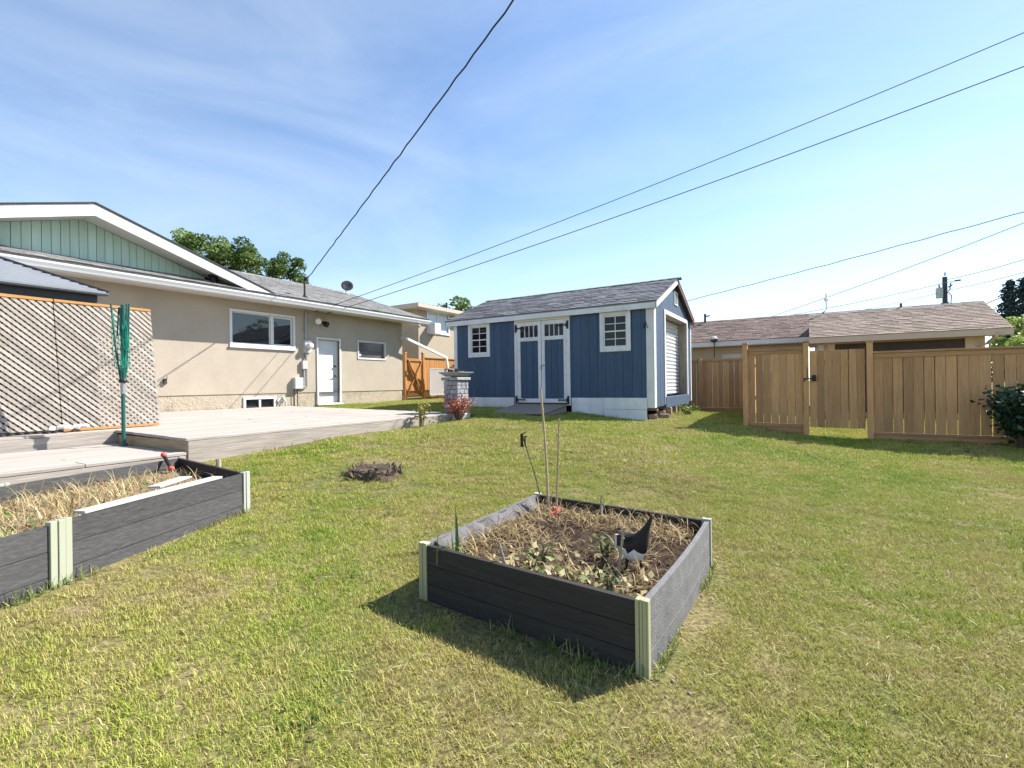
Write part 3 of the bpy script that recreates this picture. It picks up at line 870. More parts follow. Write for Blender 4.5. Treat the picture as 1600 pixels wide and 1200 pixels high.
for x, y, h in ((-2.95, 10.85, .10), (-2.9, 11.35, .12), (-2.84, 11.75, .16), (-2.98, 11.98, .09), (-2.86, 12.35, .16), (-2.9, 12.95, .15), (-2.85, 13.45, .14), (-2.76, 11.15, .08)):
    z = GZ(x, y)
    ang = rng.uniform(-.5, .5)
    mb = MB().box(-.10, -.06, -.03, .10, .06, h)
    q = Matrix.Translation((x, y, z)) @ Matrix.Rotation(ang, 4, 'Z') @ Matrix.Rotation(rng.uniform(-.12, .12), 4, 'X')
    mb.v = [q @ V3(p) for p in mb.v]
    tag(mb.build('brick', BLOCKM, None, bevel=.012, origin=(x, y, z)), next(ORD) + ' loose brick from the front corner under the sunny end of the shed', 'brick', 'bricks under the shed')

# ramp at the shed door
ramp = thing('ramp', 'low grey plywood ramp in front of the shed double doors', 'ramp', (-5.5, 9.8, .75))
mb = MB()
zr0, zr1 = GZ(-5.5, 9.1) + .03, .90
for i in range(3):
    y0 = 9.15 + i * .4; y1 = y0 + .395
    f = lambda yy: zr0 + (zr1 - zr0) * (yy - 9.15) / 1.2
    MB().hexa([(-6.2, y0, f(y0) - .03), (-4.82, y0, f(y0) - .03), (-4.82, y1, f(y1) - .03), (-6.2, y1, f(y1) - .03), (-6.2, y0, f(y0)), (-4.82, y0, f(y0)), (-4.82, y1, f(y1)), (-6.2, y1, f(y1))]).build('plank', OLDWOOD, ramp, bevel=.003)
for x in (-6.15, -4.87):
    MB().prism([(x, 9.2, zr0 - .06), (x, 10.33, .55), (x, 10.33, zr1 - .05), (x, 9.2, zr0 - .035)], (.04, 0, 0)).build('stringer', OLDWOOD, ramp)

# ------------------------------------------------------------------ decks
rng = random.Random(11)
XF = -6.35
dz = lambda x: .795 + (XF - x) * .0128
deck = thing('deck', 'large bleached wooden deck along the house wall', 'deck', (-9, 5, .7))
def planks(parent, xs, yranges, zf, wd, th, m, nm='plank'):
    for x in xs:
        for y0, y1 in yranges(x):
            y = y0
            while y < y1 - .01:
                e = min(y + rng.choice((1.8, 2.4, 3.0, 3.6)), y1)
                if y1 - e < .6: e = y1
                lift = rng.uniform(-.002, .002)
                MB().hexa([(x - wd, y + .002, zf(x - wd) - th + lift), (x, y + .002, zf(x) - th + lift), (x, e - .002, zf(x) - th + lift), (x - wd, e - .002, zf(x - wd) - th + lift),
                           (x - wd, y + .002, zf(x - wd) + lift), (x, y + .002, zf(x) + lift), (x, e - .002, zf(x) + lift), (x - wd, e - .002, zf(x - wd) + lift)]).build(nm, m, parent, bevel=.004)
                y = e
xs = [XF - i * .144 for i in range(41)]
planks(deck, xs, lambda x: [(2.86 if x > -8.33 else -3.5, 8.15 if x < -6.65 else 7.97)], dz, .138, .035, DECK)
trim('deck_fascia', XF - .030, 2.885, .36, XF - .002, 7.97, dz(XF) - .037, parent=deck, m=DECKF)
trim('deck_fascia', -8.40, 2.885, .45, XF - .032, 2.913, dz(XF) - .038, parent=deck, m=DECKX)
trim('step_riser', -8.375, -3.5, .63, -8.345, 2.883, .785, parent=deck, m=DECKF)
trim('deck_fascia', -12.2, 8.10, .60, -6.7, 8.13, dz(XF) - .04, parent=deck, m=DECKX)
low = thing('lower_deck', 'lower deck platform of long pale boards beside the garden bed', 'deck', (-7.3, 0, .5))
planks(low, [-6.30 - i * .144 for i in range(14)], lambda x: [(-3.5, 2.845)], lambda x: .635 + (x > -6.4) * .0, .138, .035, DECK)
trim('deck_fascia', -6.335, -3.5, .38, -6.305, 2.84, .598, parent=low, m=DECKF)
trim('deck_fascia', -8.25, 2.815, .42, -6.34, 2.842, .597, parent=low, m=DECKX)

# ------------------------------------------------------------------ lattice screens leaning on the gazebo
def clip(poly, f):
    out = []
    for i in range(len(poly)):
        a, b = poly[i], poly[(i + 1) % len(poly)]
        fa, fb = f(a), f(b)
        if fa >= 0: out.append(a)
        if (fa >= 0) != (fb >= 0):
            t = fa / (fa - fb); out.append((a[0] + (b[0] - a[0]) * t, a[1] + (b[1] - a[1]) * t))
    return out
LH = 1.78
def latP(u, v, d):      # u along Y, v up the leaning plane, d towards the house
    n = V3((-1, 0, -.17)).normalized(); up = V3((-.17, 0, 1)).normalized()
    return V3((-8.60, 0, .865)) + V3((0, u, 0)) + up * v + n * d
def lattice_panel(u0, u1, label):
    t = thing('lattice_panel', label, 'lattice screen', (-8.6, (u0 + u1) / 2, .865), 'lattice screens on the deck edge')
    for layer, sg in ((0, -1), (1, 1)):
        k = -40
        while k < 90:
            c = u0 + k * .0845 + layer * .02; k += 1
            if sg < 0: band = [(c, LH), (c + .053, LH), (c + .053 + LH, 0), (c + LH, 0)]
            else: band = [(c, 0), (c + .053, 0), (c + .053 + LH, LH), (c + LH, LH)]
            p = clip(clip(band, lambda q: q[0] - u0), lambda q: u1 - q[0])
            if len(p) < 3: continue
            area = abs(sum(p[i][0] * p[(i + 1) % len(p)][1] - p[(i + 1) % len(p)][0] * p[i][1] for i in range(len(p)))) / 2
            if area < .0008: continue
            dd = layer * .016 + rng.uniform(-.0006, .0006)
            n = latP(0, 0, 1) - latP(0, 0, 0)
            MB().prism([latP(u, v, dd) for u, v in p], n * .0075).build('slat', LATT, t)
    mb = MB(); mb.prism([latP(u0, LH + .002, -.01), latP(u1, LH + .002, -.01), latP(u1, LH + .045, -.01), latP(u0, LH + .045, -.01)], (latP(0, 0, 1) - latP(0, 0, 0)) * .04)
    mb.build('top_rail', CEDARY, t, bevel=.003)
    return t
lp = lattice_panel(2.365, 3.52, 'weathered wooden lattice screen behind the folded green clothesline')
MB().prism([latP(2.37, -.035, -.004), latP(3.50, -.035, -.004), latP(3.50, -.003, -.004), latP(2.37, -.003, -.004)], (-.03, 0, 0)).build('bottom_rail', CEDARY, lp, bevel=.003)
lattice_panel(1.175, 2.355, 'weathered wooden lattice screen cut by the left picture edge, left of the seam')
mb = MB()
for k in range(9):
    c = V3((-8.52 + rng.uniform(-.04, .05), 2.22 + k * .045 + rng.uniform(-.02, .02), .875 + rng.uniform(0, .02)))
    prof = [(.001, -.02), (.03 * rng.uniform(.8, 1.6), -.01), (.035 * rng.uniform(.8, 1.5), .015), (.001, .045)]
    mb.lathe(c, prof, 7)
tag(mb.build('crumpled_cloth', VINYL, None, origin=(-8.52, 2.4, .86)), 'crumpled white rag lying at the foot of the lattice seam', 'rag')

# ------------------------------------------------------------------ gazebo behind the lattice
gz_ = thing('gazebo', 'black metal gazebo with ribbed grey hip roof behind the lattice', 'gazebo', (-10.1, 1.2, .85))
gx0, gx1, gy0, gy1, gze = -8.92, -11.45, -1.6, 2.86, 2.80
mb = MB(); mb.box(gx0 - .08, gy0, gze - .16, gx0, gy1, gze); mb.box(gx1, gy0, gze - .16, gx1 + .08, gy1, gze)
mb.box(gx1 + .081, gy1 - .08, gze - .158, gx0 - .081, gy1, gze); mb.box(gx1 + .081, gy0, gze - .158, gx0 - .081, gy0 + .08, gze)
mb.hexa([(gx0, gy0 - .03, gze - .02), (gx0 + .10, gy0 - .05, gze - .02), (gx0 + .10, gy1 + .10, gze - .02), (gx0, gy1 + .0, gze - .02), (gx0, gy0, gze + .015), (gx0 + .10, gy0 - .1, gze + .015), (gx0 + .10, gy1 + .10, gze + .015), (gx0, gy1, gze + .015)])
mb.build('beam', GAZEBO, gz_, bevel=.006)
for x in (gx0 - .06, gx1 + .06):
    for y in (gy0 + .06, gy1 - .06):
        MB().box(x - .05, y - .05, dz(x), x + .05, y + .05, gze - .16).build('post', GAZEBO, gz_, bevel=.006)
GAPSHADE = mat('painted_gap_shade', (.035, .028, .022), .9, .2, 3, (1, 6, .5), .2, 12)
MB().box(gx0 - .07, gy0 + .12, dz(gx0) + .02, gx0 - .062, gy1 - .02, gze - .165).build('added_shade_sheet', GAPSHADE, gz_)  # dark sheet added behind the lattice, its colour stands in for shade in the gaps
half = (gx0 - gx1) / 2
GS = .50
nrib = 16
for k in range(nrib):
    a, b = k / nrib * half, (k + 1) / nrib * half
    z0 = gze + .02 + a * GS; z1 = gze + .02 + b * GS
    for side in (0, 1):
        xa, xb_ = (gx0 + .10 - a * 1.08, gx0 + .10 - b * 1.08) if side == 0 else (gx1 - .10 + a * 1.08, gx1 - .10 + b * 1.08)
        mb = MB()
        ya, yb = gy1 + .1 - a, gy1 + .1 - b
        yc, yd = gy0 - .1 + a, gy0 - .1 + b
        mb.hexa([(xa, yc, z0 - .01), (xa, ya, z0 - .01), (xb_, yb, z1 - .01), (xb_, yd, z1 - .01), (xa, yc, z0 + .022), (xa, ya, z0 + .022), (xb_, yb, z1 + .004), (xb_, yd, z1 + .004)])
        mb.build('roof_panel', GAZROOF, gz_)
mb = MB()
xm = (gx0 + gx1) / 2
mb.add([(gx0 + .1, gy1 + .1, gze + .02), (gx1 - .1, gy1 + .1, gze + .02), (xm, gy1 + .1 - half, gze + .02 + half * GS)], [(0, 1, 2)])
mb.add([(gx0 + .1, gy0 - .1, gze + .02), (gx1 - .1, gy0 - .1, gze + .02), (xm, gy0 - .1 + half, gze + .02 + half * GS)], [(0, 1, 2)])
mb.build('roof_end', GAZROOF, gz_)
mb = MB(); mb.tube([(gx0 + .1, gy1 + .1, gze + .04), (xm, gy1 + .1 - half, gze + .045 + half * GS)], .022, 6); mb.tube([(xm, gy1 + .1 - half, gze + .045 + half * GS), (xm, gy0 - .1 + half, gze + .045 + half * GS)], .03, 6)
mb.build('hip_cap', GAZEBO, gz_)

# ------------------------------------------------------------------ folded rotary clothesline
cl = thing('rotary_clothesline', 'folded green rotary clothesline standing on the lower deck', 'clothesline', (-7.86, 2.78, .635))
bx_, by_ = -7.86, 2.78
side = V3((.8526, .5225, 0)); fwd = V3((-.5225, .8526, 0))
cb = V3((bx_, by_, .635))
mb = MB(); mb.tube([cb, cb + V3((0, 0, .70))], .023, 10); mb.lathe(cb, [(.05, 0), (.045, .03), (.027, .035)], 12); mb.build('pole', TGREEN, cl)
mb = MB(); mb.tube([cb + V3((0, 0, .70)), cb + V3((0, 0, .88))], .029, 10); mb.build('collar', METAL, cl)
hub = cb + V3((0, 0, .88))
mb = MB(); mb.lathe(hub, [(.045, -.03), (.05, 0), (.03, .03)], 12); mb.build('hub', BLACK, cl)
MB().tube([hub, hub + V3((0, 0, 1.02)) + side * .012], .026, 10).build('mast', TGREEN, cl)
tops = [(-.165, .02, 1.80), (.055, .05, 1.80), (.095, -.04, 1.78), (.03, -.07, 1.74)]
ends = []
for a, b, h in tops:
    e = cb + side * a + fwd * b + V3((0, 0, h + .12)); st = hub + side * (a * .22) + fwd * b * .4
    MB().tube([st, st.lerp(e, .5) + side * (.012 if a > 0 else -.012), e], .012, 8).build('arm', TGREEN, cl); ends.append((st, e))
mb = MB(); mb.tube([hub + V3((0, 0, .6)) - side * .07, hub + V3((0, 0, .98)) - side * .045, hub + V3((0, 0, 1.0))], .008, 6); mb.build('brace', BLACK, cl)
mb = MB()
for st, e in ends:
    left = (e - cb).dot(side) < -.05
    for k in range(9 if not left else 5):
        t0 = rng.uniform(.35, 1); t1 = rng.uniform(.0, .55)
        a = st.lerp(e, t0); o2 = ends[rng.choice((1, 2, 3))] if not left else (st, e)
        b = o2[0].lerp(o2[1], rng.uniform(.15, 1))
        jit = lambda s_: side * rng.uniform(-s_, s_) + fwd * rng.uniform(-s_, s_)
        m1 = a.lerp(b, .3) + V3((0, 0, -rng.uniform(.1, .55))) + jit(.035); m2 = a.lerp(b, .7) + V3((0, 0, -rng.uniform(.1, .55))) + jit(.035)
        for q in (m1, m2): q.z = max(q.z, hub.z + .16)
        mb.tube([a, a.lerp(m1, .5) + jit(.012), m1, m1.lerp(m2, .5) + V3((0, 0, -.05)), m2, b.lerp(m2, .5) + jit(.012), b], .0035 if not left else .0028, 4, cap=False)
tag(mb.build('cord', CORD, cl), kind='stuff')

# ------------------------------------------------------------------ brown board fences and gate
FY = 11.30
def board(parent, x0, x1, z0, z1, y=FY, th=.018, m=None, nm='fence_board', l=None):
    return MB().box(x0, y, z0, x1, y + th, z1).build(nm, m or FENCE, parent, bevel=.003)
def post(parent, x, y, z0, z1, m=None, s=.047, cap=True):
    p = MB().box(x - s, y - s, z0, x + s, y + s, z1).build('post', m or FENCE, parent, bevel=.006)
    if cap: MB().hexa([(x - s - .012, y - s - .012, z1 + .001), (x + s + .012, y - s - .012, z1 + .001), (x + s + .012, y + s + .012, z1 + .001), (x - s - .012, y + s + .012, z1 + .001),
                       (x - s - .004, y - s - .004, z1 + .035), (x + s + .004, y - s - .004, z1 + .035), (x + s + .004, y + s + .004, z1 + .035), (x - s - .004, y + s + .004, z1 + .035)]).build('post_cap', FENCEX, p)
    return p
fr = thing('board_fence', 'brown board fence with cap rail running right of the gate', 'fence', (3.5, FY, .25))
post(fr, 1.03, FY - .02, .05, 2.10)
for px in (3.55, 6.05): post(fr, px, FY + .05, .05, 1.90, cap=False)
x = 1.088
while x < 6.0:
    g = rng.choice((.003, .009, .012, .014, .016)); wd = .139
    if not any(abs(x + wd / 2 - q) < .0 for q in (3.55,)): board(fr, x, x + wd, .405, 1.80, y=FY + rng.uniform(-.002, .002))
    x += wd + g
MB().box(1.085, FY - .016, 1.80, 6.05, FY + .036, 1.885).build('top_rail', FENCEX, fr, bevel=.003)
MB().box(1.082, FY - .045, 1.887, 6.1, FY + .075, 1.925).build('cap_rail', FENCEX, fr, bevel=.004)
MB().box(1.085, FY - .012, .355, 6.05, FY + .036, .403).build('bottom_rail', FENCEX, fr, bevel=.003)
MB().box(1.085, FY + .002, .19, 6.05, FY + .03, .353).build('kick_board', FENCEX, fr, bevel=.003)

fp = thing('fence_panel', 'short framed brown fence panel between two capped posts left of the gate', 'fence panel', (-.55, FY, .38))
post(fp, -1.10, FY - .02, .25, 2.17); post(fp, -.0, FY - .02, .15, 2.15)
xs_ = -1.05
for k in range(7):
    wd = .133; board(fp, xs_, xs_ + wd, .525, 1.95, y=FY + rng.uniform(-.002, .002)); xs_ += wd + rng.choice((.006, .010, .012, .013))
MB().box(-1.05, FY - .018, 1.952, -.05, FY + .034, 2.01).build('top_rail', FENCEX, fp, bevel=.003)
MB().box(-1.05, FY - .03, 2.012, -.05, FY + .06, 2.075).build('cap_rail', FENCEX, fp, bevel=.003)
MB().box(-1.05, FY - .018, .445, -.05, FY + .034, .523).build('bottom_rail', FENCEX, fp, bevel=.003)
MB().box(-1.04, FY + .0, .24, -.05, FY + .028, .442).build('kick_board', FENCEX, fp, bevel=.003)
MB().box(-.99, FY + .05, 1.0, -.1, FY + .085, 1.09).build('middle_rail', FENCEX, fp)

gt_ = thing('gate', 'brown board gate with a gap below and a black latch', 'gate', (.5, FY, .4))
xs_ = .062
for k in range(7):
    wd = .122; board(gt_, xs_, xs_ + wd, .46 + rng.uniform(-.004, .004), 1.985 + rng.uniform(-.003, .003), y=FY - .01); xs_ += wd + rng.choice((.004, .010, .013))
for z in (.62, 1.70): MB().box(.065, FY + .0095, z, .965, FY + .046, z + .09).build('rail', FENCEX, gt_)
mb = MB(); mb.box(-.045, FY - .075, 1.415, .15, FY - .068, 1.44); mb.tube([(-.03, FY - .075, 1.43), (-.03, FY - .11, 1.43), (-.03, FY - .11, 1.37)], .01, 6); mb.box(.10, FY - .067, 1.38, .17, FY - .011, 1.50); mb.tube([(.02, FY - .07, 1.43), (.02, FY - .07, 1.66)], .006, 6)
mb.build('latch', BLACK, gt_)

fb = thing('board_fence', 'far brown board fence section behind the shed corner', 'fence', (-3, 15.5, .47))
x = -6.0
while x < -1.2:
    wd = .14; board(fb, x, x + wd, .62, 2.0, y=15.5); x += wd + rng.choice((.003, .009, .014, .018))
MB().box(-6, 15.47, 2.002, -1.15, 15.57, 2.08).build('cap_rail', FENCEX, fb, bevel=.003)
MB().box(-6, 15.48, .42, -1.15, 15.53, .617).build('bottom_rail', FENCEX, fb, bevel=.003)
for px in (-2.75, -1.15): post(fb, px, 15.44, .3, 2.09, cap=False)
fc = thing('board_fence', 'brown board fence joining the short panel to the far section', 'fence', (-1.1, 13.4, .45))
y = 11.36
while y < 15.35:
    MB().box(-1.115, y, .52, -1.097, y + .14, 1.98).build('fence_board', FENCE, fc); y += .152
for z in (.6, 1.8): MB().box(-1.096, 11.36, z, -1.06, 15.4, z + .09).build('rail', FENCEX, fc)

# orange cedar side fence with braced gate
sf = thing('cedar_fence', 'orange cedar board fence beyond the braced gate', 'fence', (-12.55, 15.5, .9))
y = 14.02
while y < 19:
    wd = .14; MB().box(-12.56, y, .93, -12.542, y + wd, 2.44).build('fence_board', CEDAR, sf, bevel=.003); y += wd + rng.choice((.004, .007))
MB().box(-12.60, 14.0, 2.442, -12.50, 19, 2.48).build('cap_rail', CEDARY, sf, bevel=.003)
post(sf, -12.55, 13.95, .7, 2.62, CEDAR); post(sf, -12.55, 12.98, .7, 2.58, CEDAR)
sg_ = thing('cedar_gate', 'orange cedar gate with crossed braces beside the house corner', 'gate', (-12.55, 13.45, .95))
y = 13.04
for k in range(6):
    MB().box(-12.57, y, .97, -12.552, y + .136, 2.40).build('gate_board', CEDAR, sg_, bevel=.003); y += .1395
for z in (1.0, 2.3): MB().box(-12.5515, 13.04, z, -12.515, 13.87, z + .09).build('rail', CEDARY, sg_, bevel=.003)
mb = MB(); mb.beam((-12.533, 13.07, 1.10), (-12.533, 13.84, 2.29), .036, .085, (1, 0, 0)); mb.build('brace', CEDARY, sg_, bevel=.003)
mb = MB(); mb.beam((-12.495, 13.84, 1.02), (-12.495, 13.07, 2.36), .034, .085, (1, 0, 0)); mb.build('brace', CEDARY, sg_, bevel=.003)
# white plastic lattice
wl = thing('white_lattice', 'small white plastic lattice panel in front of the cedar fence', 'lattice screen', (-12.0, 14.5, .95))
PLAST = mat('white_plastic', (.46, .455, .45), .5, .05, bump=0)
def wlP(u, v, d): return V3((-12.0 - d, u, v))
for layer, sg in ((0, -1), (1, 1)):
    k = -30
    while k < 60:
        c = 13.72 + k * .098; k += 1
        band = [(c, 2.0), (c + .05, 2.0), (c + .05 + .95, 1.05), (c + .95, 1.05)] if sg < 0 else [(c, 1.05), (c + .05, 1.05), (c + .05 + .95, 2.0), (c + .95, 2.0)]
        p = clip(clip(band, lambda q: q[0] - 13.72), lambda q: 15.1 - q[0])
        if len(p) < 3: continue
        MB().prism([wlP(u, v, layer * .006) for u, v in p], (-.005, 0, 0)).build('slat', PLAST, wl)
mb = MB(); frame_boxes(mb, lambda u, v, d: wlP(u, v, d), 13.69, 15.13, 1.02, 2.03, .03, -.01, .022); mb.build('frame', PLAST, wl)

# ------------------------------------------------------------------ raised garden beds
rng = random.Random(23)
nrs = np.random.default_rng(5)
def soil_part(parent, poly, zbase, amp, seed, material=SOIL):
    xs_ = [p[0] for p in poly]; ys_ = [p[1] for p in poly]
    x0, x1, y0, y1 = min(xs_), max(xs_), min(ys_), max(ys_)
    def inside(x, y):
        c = False
        for i in range(len(poly)):
            (xa, ya), (xb, yb) = poly[i], poly[i - 1]
            if (ya > y) != (yb > y) and x < (xb - xa) * (y - ya) / (yb - ya) + xa: c = not c
        return c
    st = .018
    nx, ny = int((x1 - x0) / st) + 1, int((y1 - y0) / st) + 1
    idx, vs, fs = {}, [], []
    def vid(i, j):
        if (i, j) not in idx:
            x, y = x0 + i * st, y0 + j * st
            z = zbase + amp * (noise.noise((x * 2.2, y * 2.2, seed)) + .55 * noise.noise((x * 7, y * 7, seed)) + .5 * noise.noise((x * 19, y * 19, seed)) + .45 * noise.noise((x * 42, y * 42, seed)))
            idx[(i, j)] = len(vs); vs.append((x, y, z))
        return idx[(i, j)]
    for i in range(nx):
        for j in range(ny):
            if inside(x0 + (i + .5) * st, y0 + (j + .5) * st): fs.append((vid(i, j), vid(i + 1, j), vid(i + 1, j + 1), vid(i, j + 1)))
    o = raw_mesh('soil', vs, fs, material, parent=parent, smooth=True)
    return o

def board_wall(parent, p, q, zb, zt, n, m, th=.032, wob=0.):
    """n stacked boards from p to q; the outer face follows the line p-q, thickness goes inward (left of p->q)."""
    p, q = V3((p[0], p[1], 0)), V3((q[0], q[1], 0))
    d = (q - p).normalized(); nn = V3((-d.y, d.x, 0))
    h = (zt - zb) / n
    for i in range(n):
        z0 = zb + i * h + (.0022 if i else 0); z1 = zb + (i + 1) * h - .0022
        mb = MB(); off = nn * rng.uniform(-.001, .001)
        ns = 6
        for k in range(ns):
            a = p.lerp(q, k / ns); b = p.lerp(q, (k + 1) / ns)
            wa = nn * (math.sin(math.pi * k / ns) * wob * (-1)); wb = nn * (math.sin(math.pi * (k + 1) / ns) * wob * (-1))
            o = len(mb.v)
            if k == 0:
                mb.v += [tuple(a + off + wa + V3((0, 0, z0))), tuple(a + off + wa + nn * th + V3((0, 0, z0))), tuple(a + off + wa + nn * th + V3((0, 0, z1))), tuple(a + off + wa + V3((0, 0, z1)))]
                o = len(mb.v)
            mb.v += [tuple(b + off + wb + V3((0, 0, z0))), tuple(b + off + wb + nn * th + V3((0, 0, z0))), tuple(b + off + wb + nn * th + V3((0, 0, z1))), tuple(b + off + wb + V3((0, 0, z1)))]
            for e in range(4): mb.f.append((o - 4 + e, o - 4 + (e + 1) % 4, o + (e + 1) % 4, o + e)); mb.m.append(0)
        mb.f.append((0, 1, 2, 3)); mb.m.append(0); o = len(mb.v) - 4; mb.f.append((o + 3, o + 2, o + 1, o)); mb.m.append(0)
        mb.build('board', m, parent)

BX0, BX1, BY0, BY1, BZ = -2.185, -.645, 2.265, 3.93, .355
bed = thing('raised_bed', 'square charcoal raised bed with pale corner posts in the lawn foreground', 'raised bed', (-1.4, 3.1, 0), 'raised garden beds')
FL, FR, BR, BL = (-2.175, 2.375), (-.655, 2.262), (-.630, 3.86), (-2.20, 4.00)
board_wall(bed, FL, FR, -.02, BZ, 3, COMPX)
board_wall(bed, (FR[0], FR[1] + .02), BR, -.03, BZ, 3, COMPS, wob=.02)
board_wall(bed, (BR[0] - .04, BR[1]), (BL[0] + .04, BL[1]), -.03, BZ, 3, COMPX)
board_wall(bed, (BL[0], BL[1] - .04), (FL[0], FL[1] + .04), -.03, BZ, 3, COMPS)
def corner_post(parent, x, y, sx, sy, m=CHAMP, z0=-.04, z1=BZ + .012, w=.054):
    # channel post: plate on the y-side with two grooves, short return on the x-side
    mb = MB()
    for a, b, pr in ((0, .017, .012), (.0185, .034, .008), (.0355, w, .012)):
        xa, xb = sorted((x - sx * a, x - sx * b)); ya, yb = sorted((y + sy * pr, y - sy * .034))
        mb.box(xa, ya, z0, xb, yb, z1)
    xa, xb = sorted((x + sx * .010, x + sx * .0005)); ya, yb = sorted((y + sy * .012, y - sy * .03))
    mb.box(xa, ya, z0, xb, yb, z1)
    return mb.build('corner_post', m, parent, bevel=.002)
corner_post(bed, *FR, 1, -1); corner_post(bed, *FL, -1, -1); corner_post(bed, *BR, 1, 1, CHAMPW); corner_post(bed, *BL, -1, 1, CHAMPW)
soil_part(bed, [(FL[0] + .02, FL[1] + .03), (FR[0] - .02, FR[1] + .03), (BR[0] - .02, BR[1] - .02), (BL[0] + .02, BL[1] - .02)], .262, .028, 3.1)
LINER = mat('grey_liner', (.13, .125, .13), .9, .2, 6, bump=.4, bscale=30)
mb = MB()
def lin(u, v):
    y = BY0 + .22 + u * (BY1 - BY0 - .3)
    f = .5 + .5 * math.sin(u * 31) * math.sin(u * 13 + 1)
    return (BX0 + .04 + .05 * (1 - v) + .035 * f * (1 - abs(v - .5)), y, .26 + v * (.10 + .035 * noise.noise((u * 9, 1, 2))))
mb.grid(lin, 60, 6); mb.build('liner', LINER, bed, smooth=True)

lb = thing('raised_bed', 'elongated charcoal raised bed beside the lower deck, overgrown with straw', 'raised bed', (-4.9, 1.3, .25), 'raised garden beds')
A, B, C, Pm, D_, E_ = (-4.48, 2.53), (-6.17, 2.72), (-5.78, 1.20), (-3.875, 1.045), (-3.27, -.46), (-5.1, -.40)
LT = .60
def pol(a, b, t): return (a[0] + (b[0] - a[0]) * t, a[1] + (b[1] - a[1]) * t)
board_wall(lb, pol(Pm, A, .03), pol(Pm, A, .975), .16, LT, 3, COMPY)
board_wall(lb, D_, pol(D_, Pm, .965), .13, LT - .01, 3, COMPY)
board_wall(lb, A, B, .22, LT, 3, COMPX)
board_wall(lb, B, C, .30, LT, 3, COMPY)
board_wall(lb, C, E_, .25, LT, 3, COMPY)
board_wall(lb, E_, D_, .15, LT, 3, COMPX)
def strip_post(parent, c, d, n, w, z0, z1, m):
    d = V3((d[0], d[1], 0)).normalized(); nn = V3((d.y, -d.x, 0))
    mb = MB(); c = V3((c[0], c[1], 0))
    for k in range(n):
        a = c + d * (k / n * w - w / 2 + .0015); b = c + d * ((k + 1) / n * w - w / 2 - .0015); pr = (.014, .020, .014)[k % 3]
        mb.prism([a + nn * pr + V3((0, 0, z0)), b + nn * pr + V3((0, 0, z0)), b - nn * .03 + V3((0, 0, z0)), a - nn * .03 + V3((0, 0, z0))], (0, 0, z1 - z0))
    return mb.build('post', m, parent, bevel=.002)
dd = (A[0] - Pm[0], A[1] - Pm[1])
strip_post(lb, Pm, dd, 3, .125, .12, LT + .012, mat('grey_green_post', (.335, .35, .265), .45, .06, 3, (1, 1, .2), .03, spec=.5))
strip_post(lb, pol(Pm, A, .992), dd, 3, .085, .13, LT + .012, CHAMPW)
strip_post(lb, C, (C[0] - B[0], C[1] - B[1]), 2, .07, .3, LT + .02, CHAMPW)
strip_post(lb, B, (A[0] - B[0], A[1] - B[1]), 2, .06, .3, LT + .01, CHAMPW)
soil_part(lb, [pol(A, (-4.8, 1.3), .04), pol(B, (-4.8, 1.3), .04), pol(C, (-4.8, 1.3), .05), pol(E_, (-4.8, 1.3), .04), pol(D_, (-4.8, 1.3), .04), pol(Pm, (-4.8, 1.3), .05)], .47, .03, 8.2, mat('straw_soil', (.22, .16, .10), 1, .4, 20, bump=1, bscale=60))
# loose boards lying along the rim
PALE = mat('pale_bleached_board', (.44, .425, .40), .8, .08, 4, (3, 3, 3), .2, 20)
mb = MB(); mb.beam((-3.99, 1.17, LT + .012), (-4.43, 2.25, LT + .012), .09, .02); tag(mb.build('loose_board', PALE, None, bevel=.003, origin=(-4.28, 1.7, LT)), 'long bleached board lying along the rim of the left garden bed', 'board')
mb = MB(); mb.beam((-4.33, 1.72, LT + .034), (-4.58, 2.06, LT + .032), .10, .016); tag(mb.build('loose_board', PALE, None, bevel=.003, origin=(-4.6, 1.95, LT)), 'short bleached offcut lying askew on the left bed rim', 'board')
# garden tool, stake
tl = thing('garden_tool', 'garden tool with red knob stuck in the left garden bed', 'garden tool', (-6.0, 2.45, .5))
b0, b1 = V3((-5.86, 2.52, .47)), V3((-6.10, 2.52, .665))
MB().tube([b0.lerp(b1, .35), b0.lerp(b1, .85)], [.016, .02], 8).build('shaft', BLACK, tl)
for t_, nm in ((.28, 'ferrule'), (.98, 'knob')):
    c = b0.lerp(b1, t_); d = (b1 - b0).normalized()
    MB().tube([c - d * .028, c - d * .02, c, c + d * .02, c + d * .03], [.008, .024, .03, .024, .008], 10).build(nm, RED, tl, smooth=True)
mb = MB(); mb.tube([b0.lerp(b1, .28), b0.lerp(b1, -.2)], .007, 6); mb.build('blade', METAL, tl)
mb = MB(); mb.tube([(-5.13, 2.60, .40), (-5.135, 2.61, .55), (-5.15, 2.62, .67)], [.026, .024, .022], 7); tag(mb.build('wooden_stake', OLDWOOD, None, origin=(-5.13, 2.6, .45)), 'short thick grey stake at the right end of the left bed', 'stake')

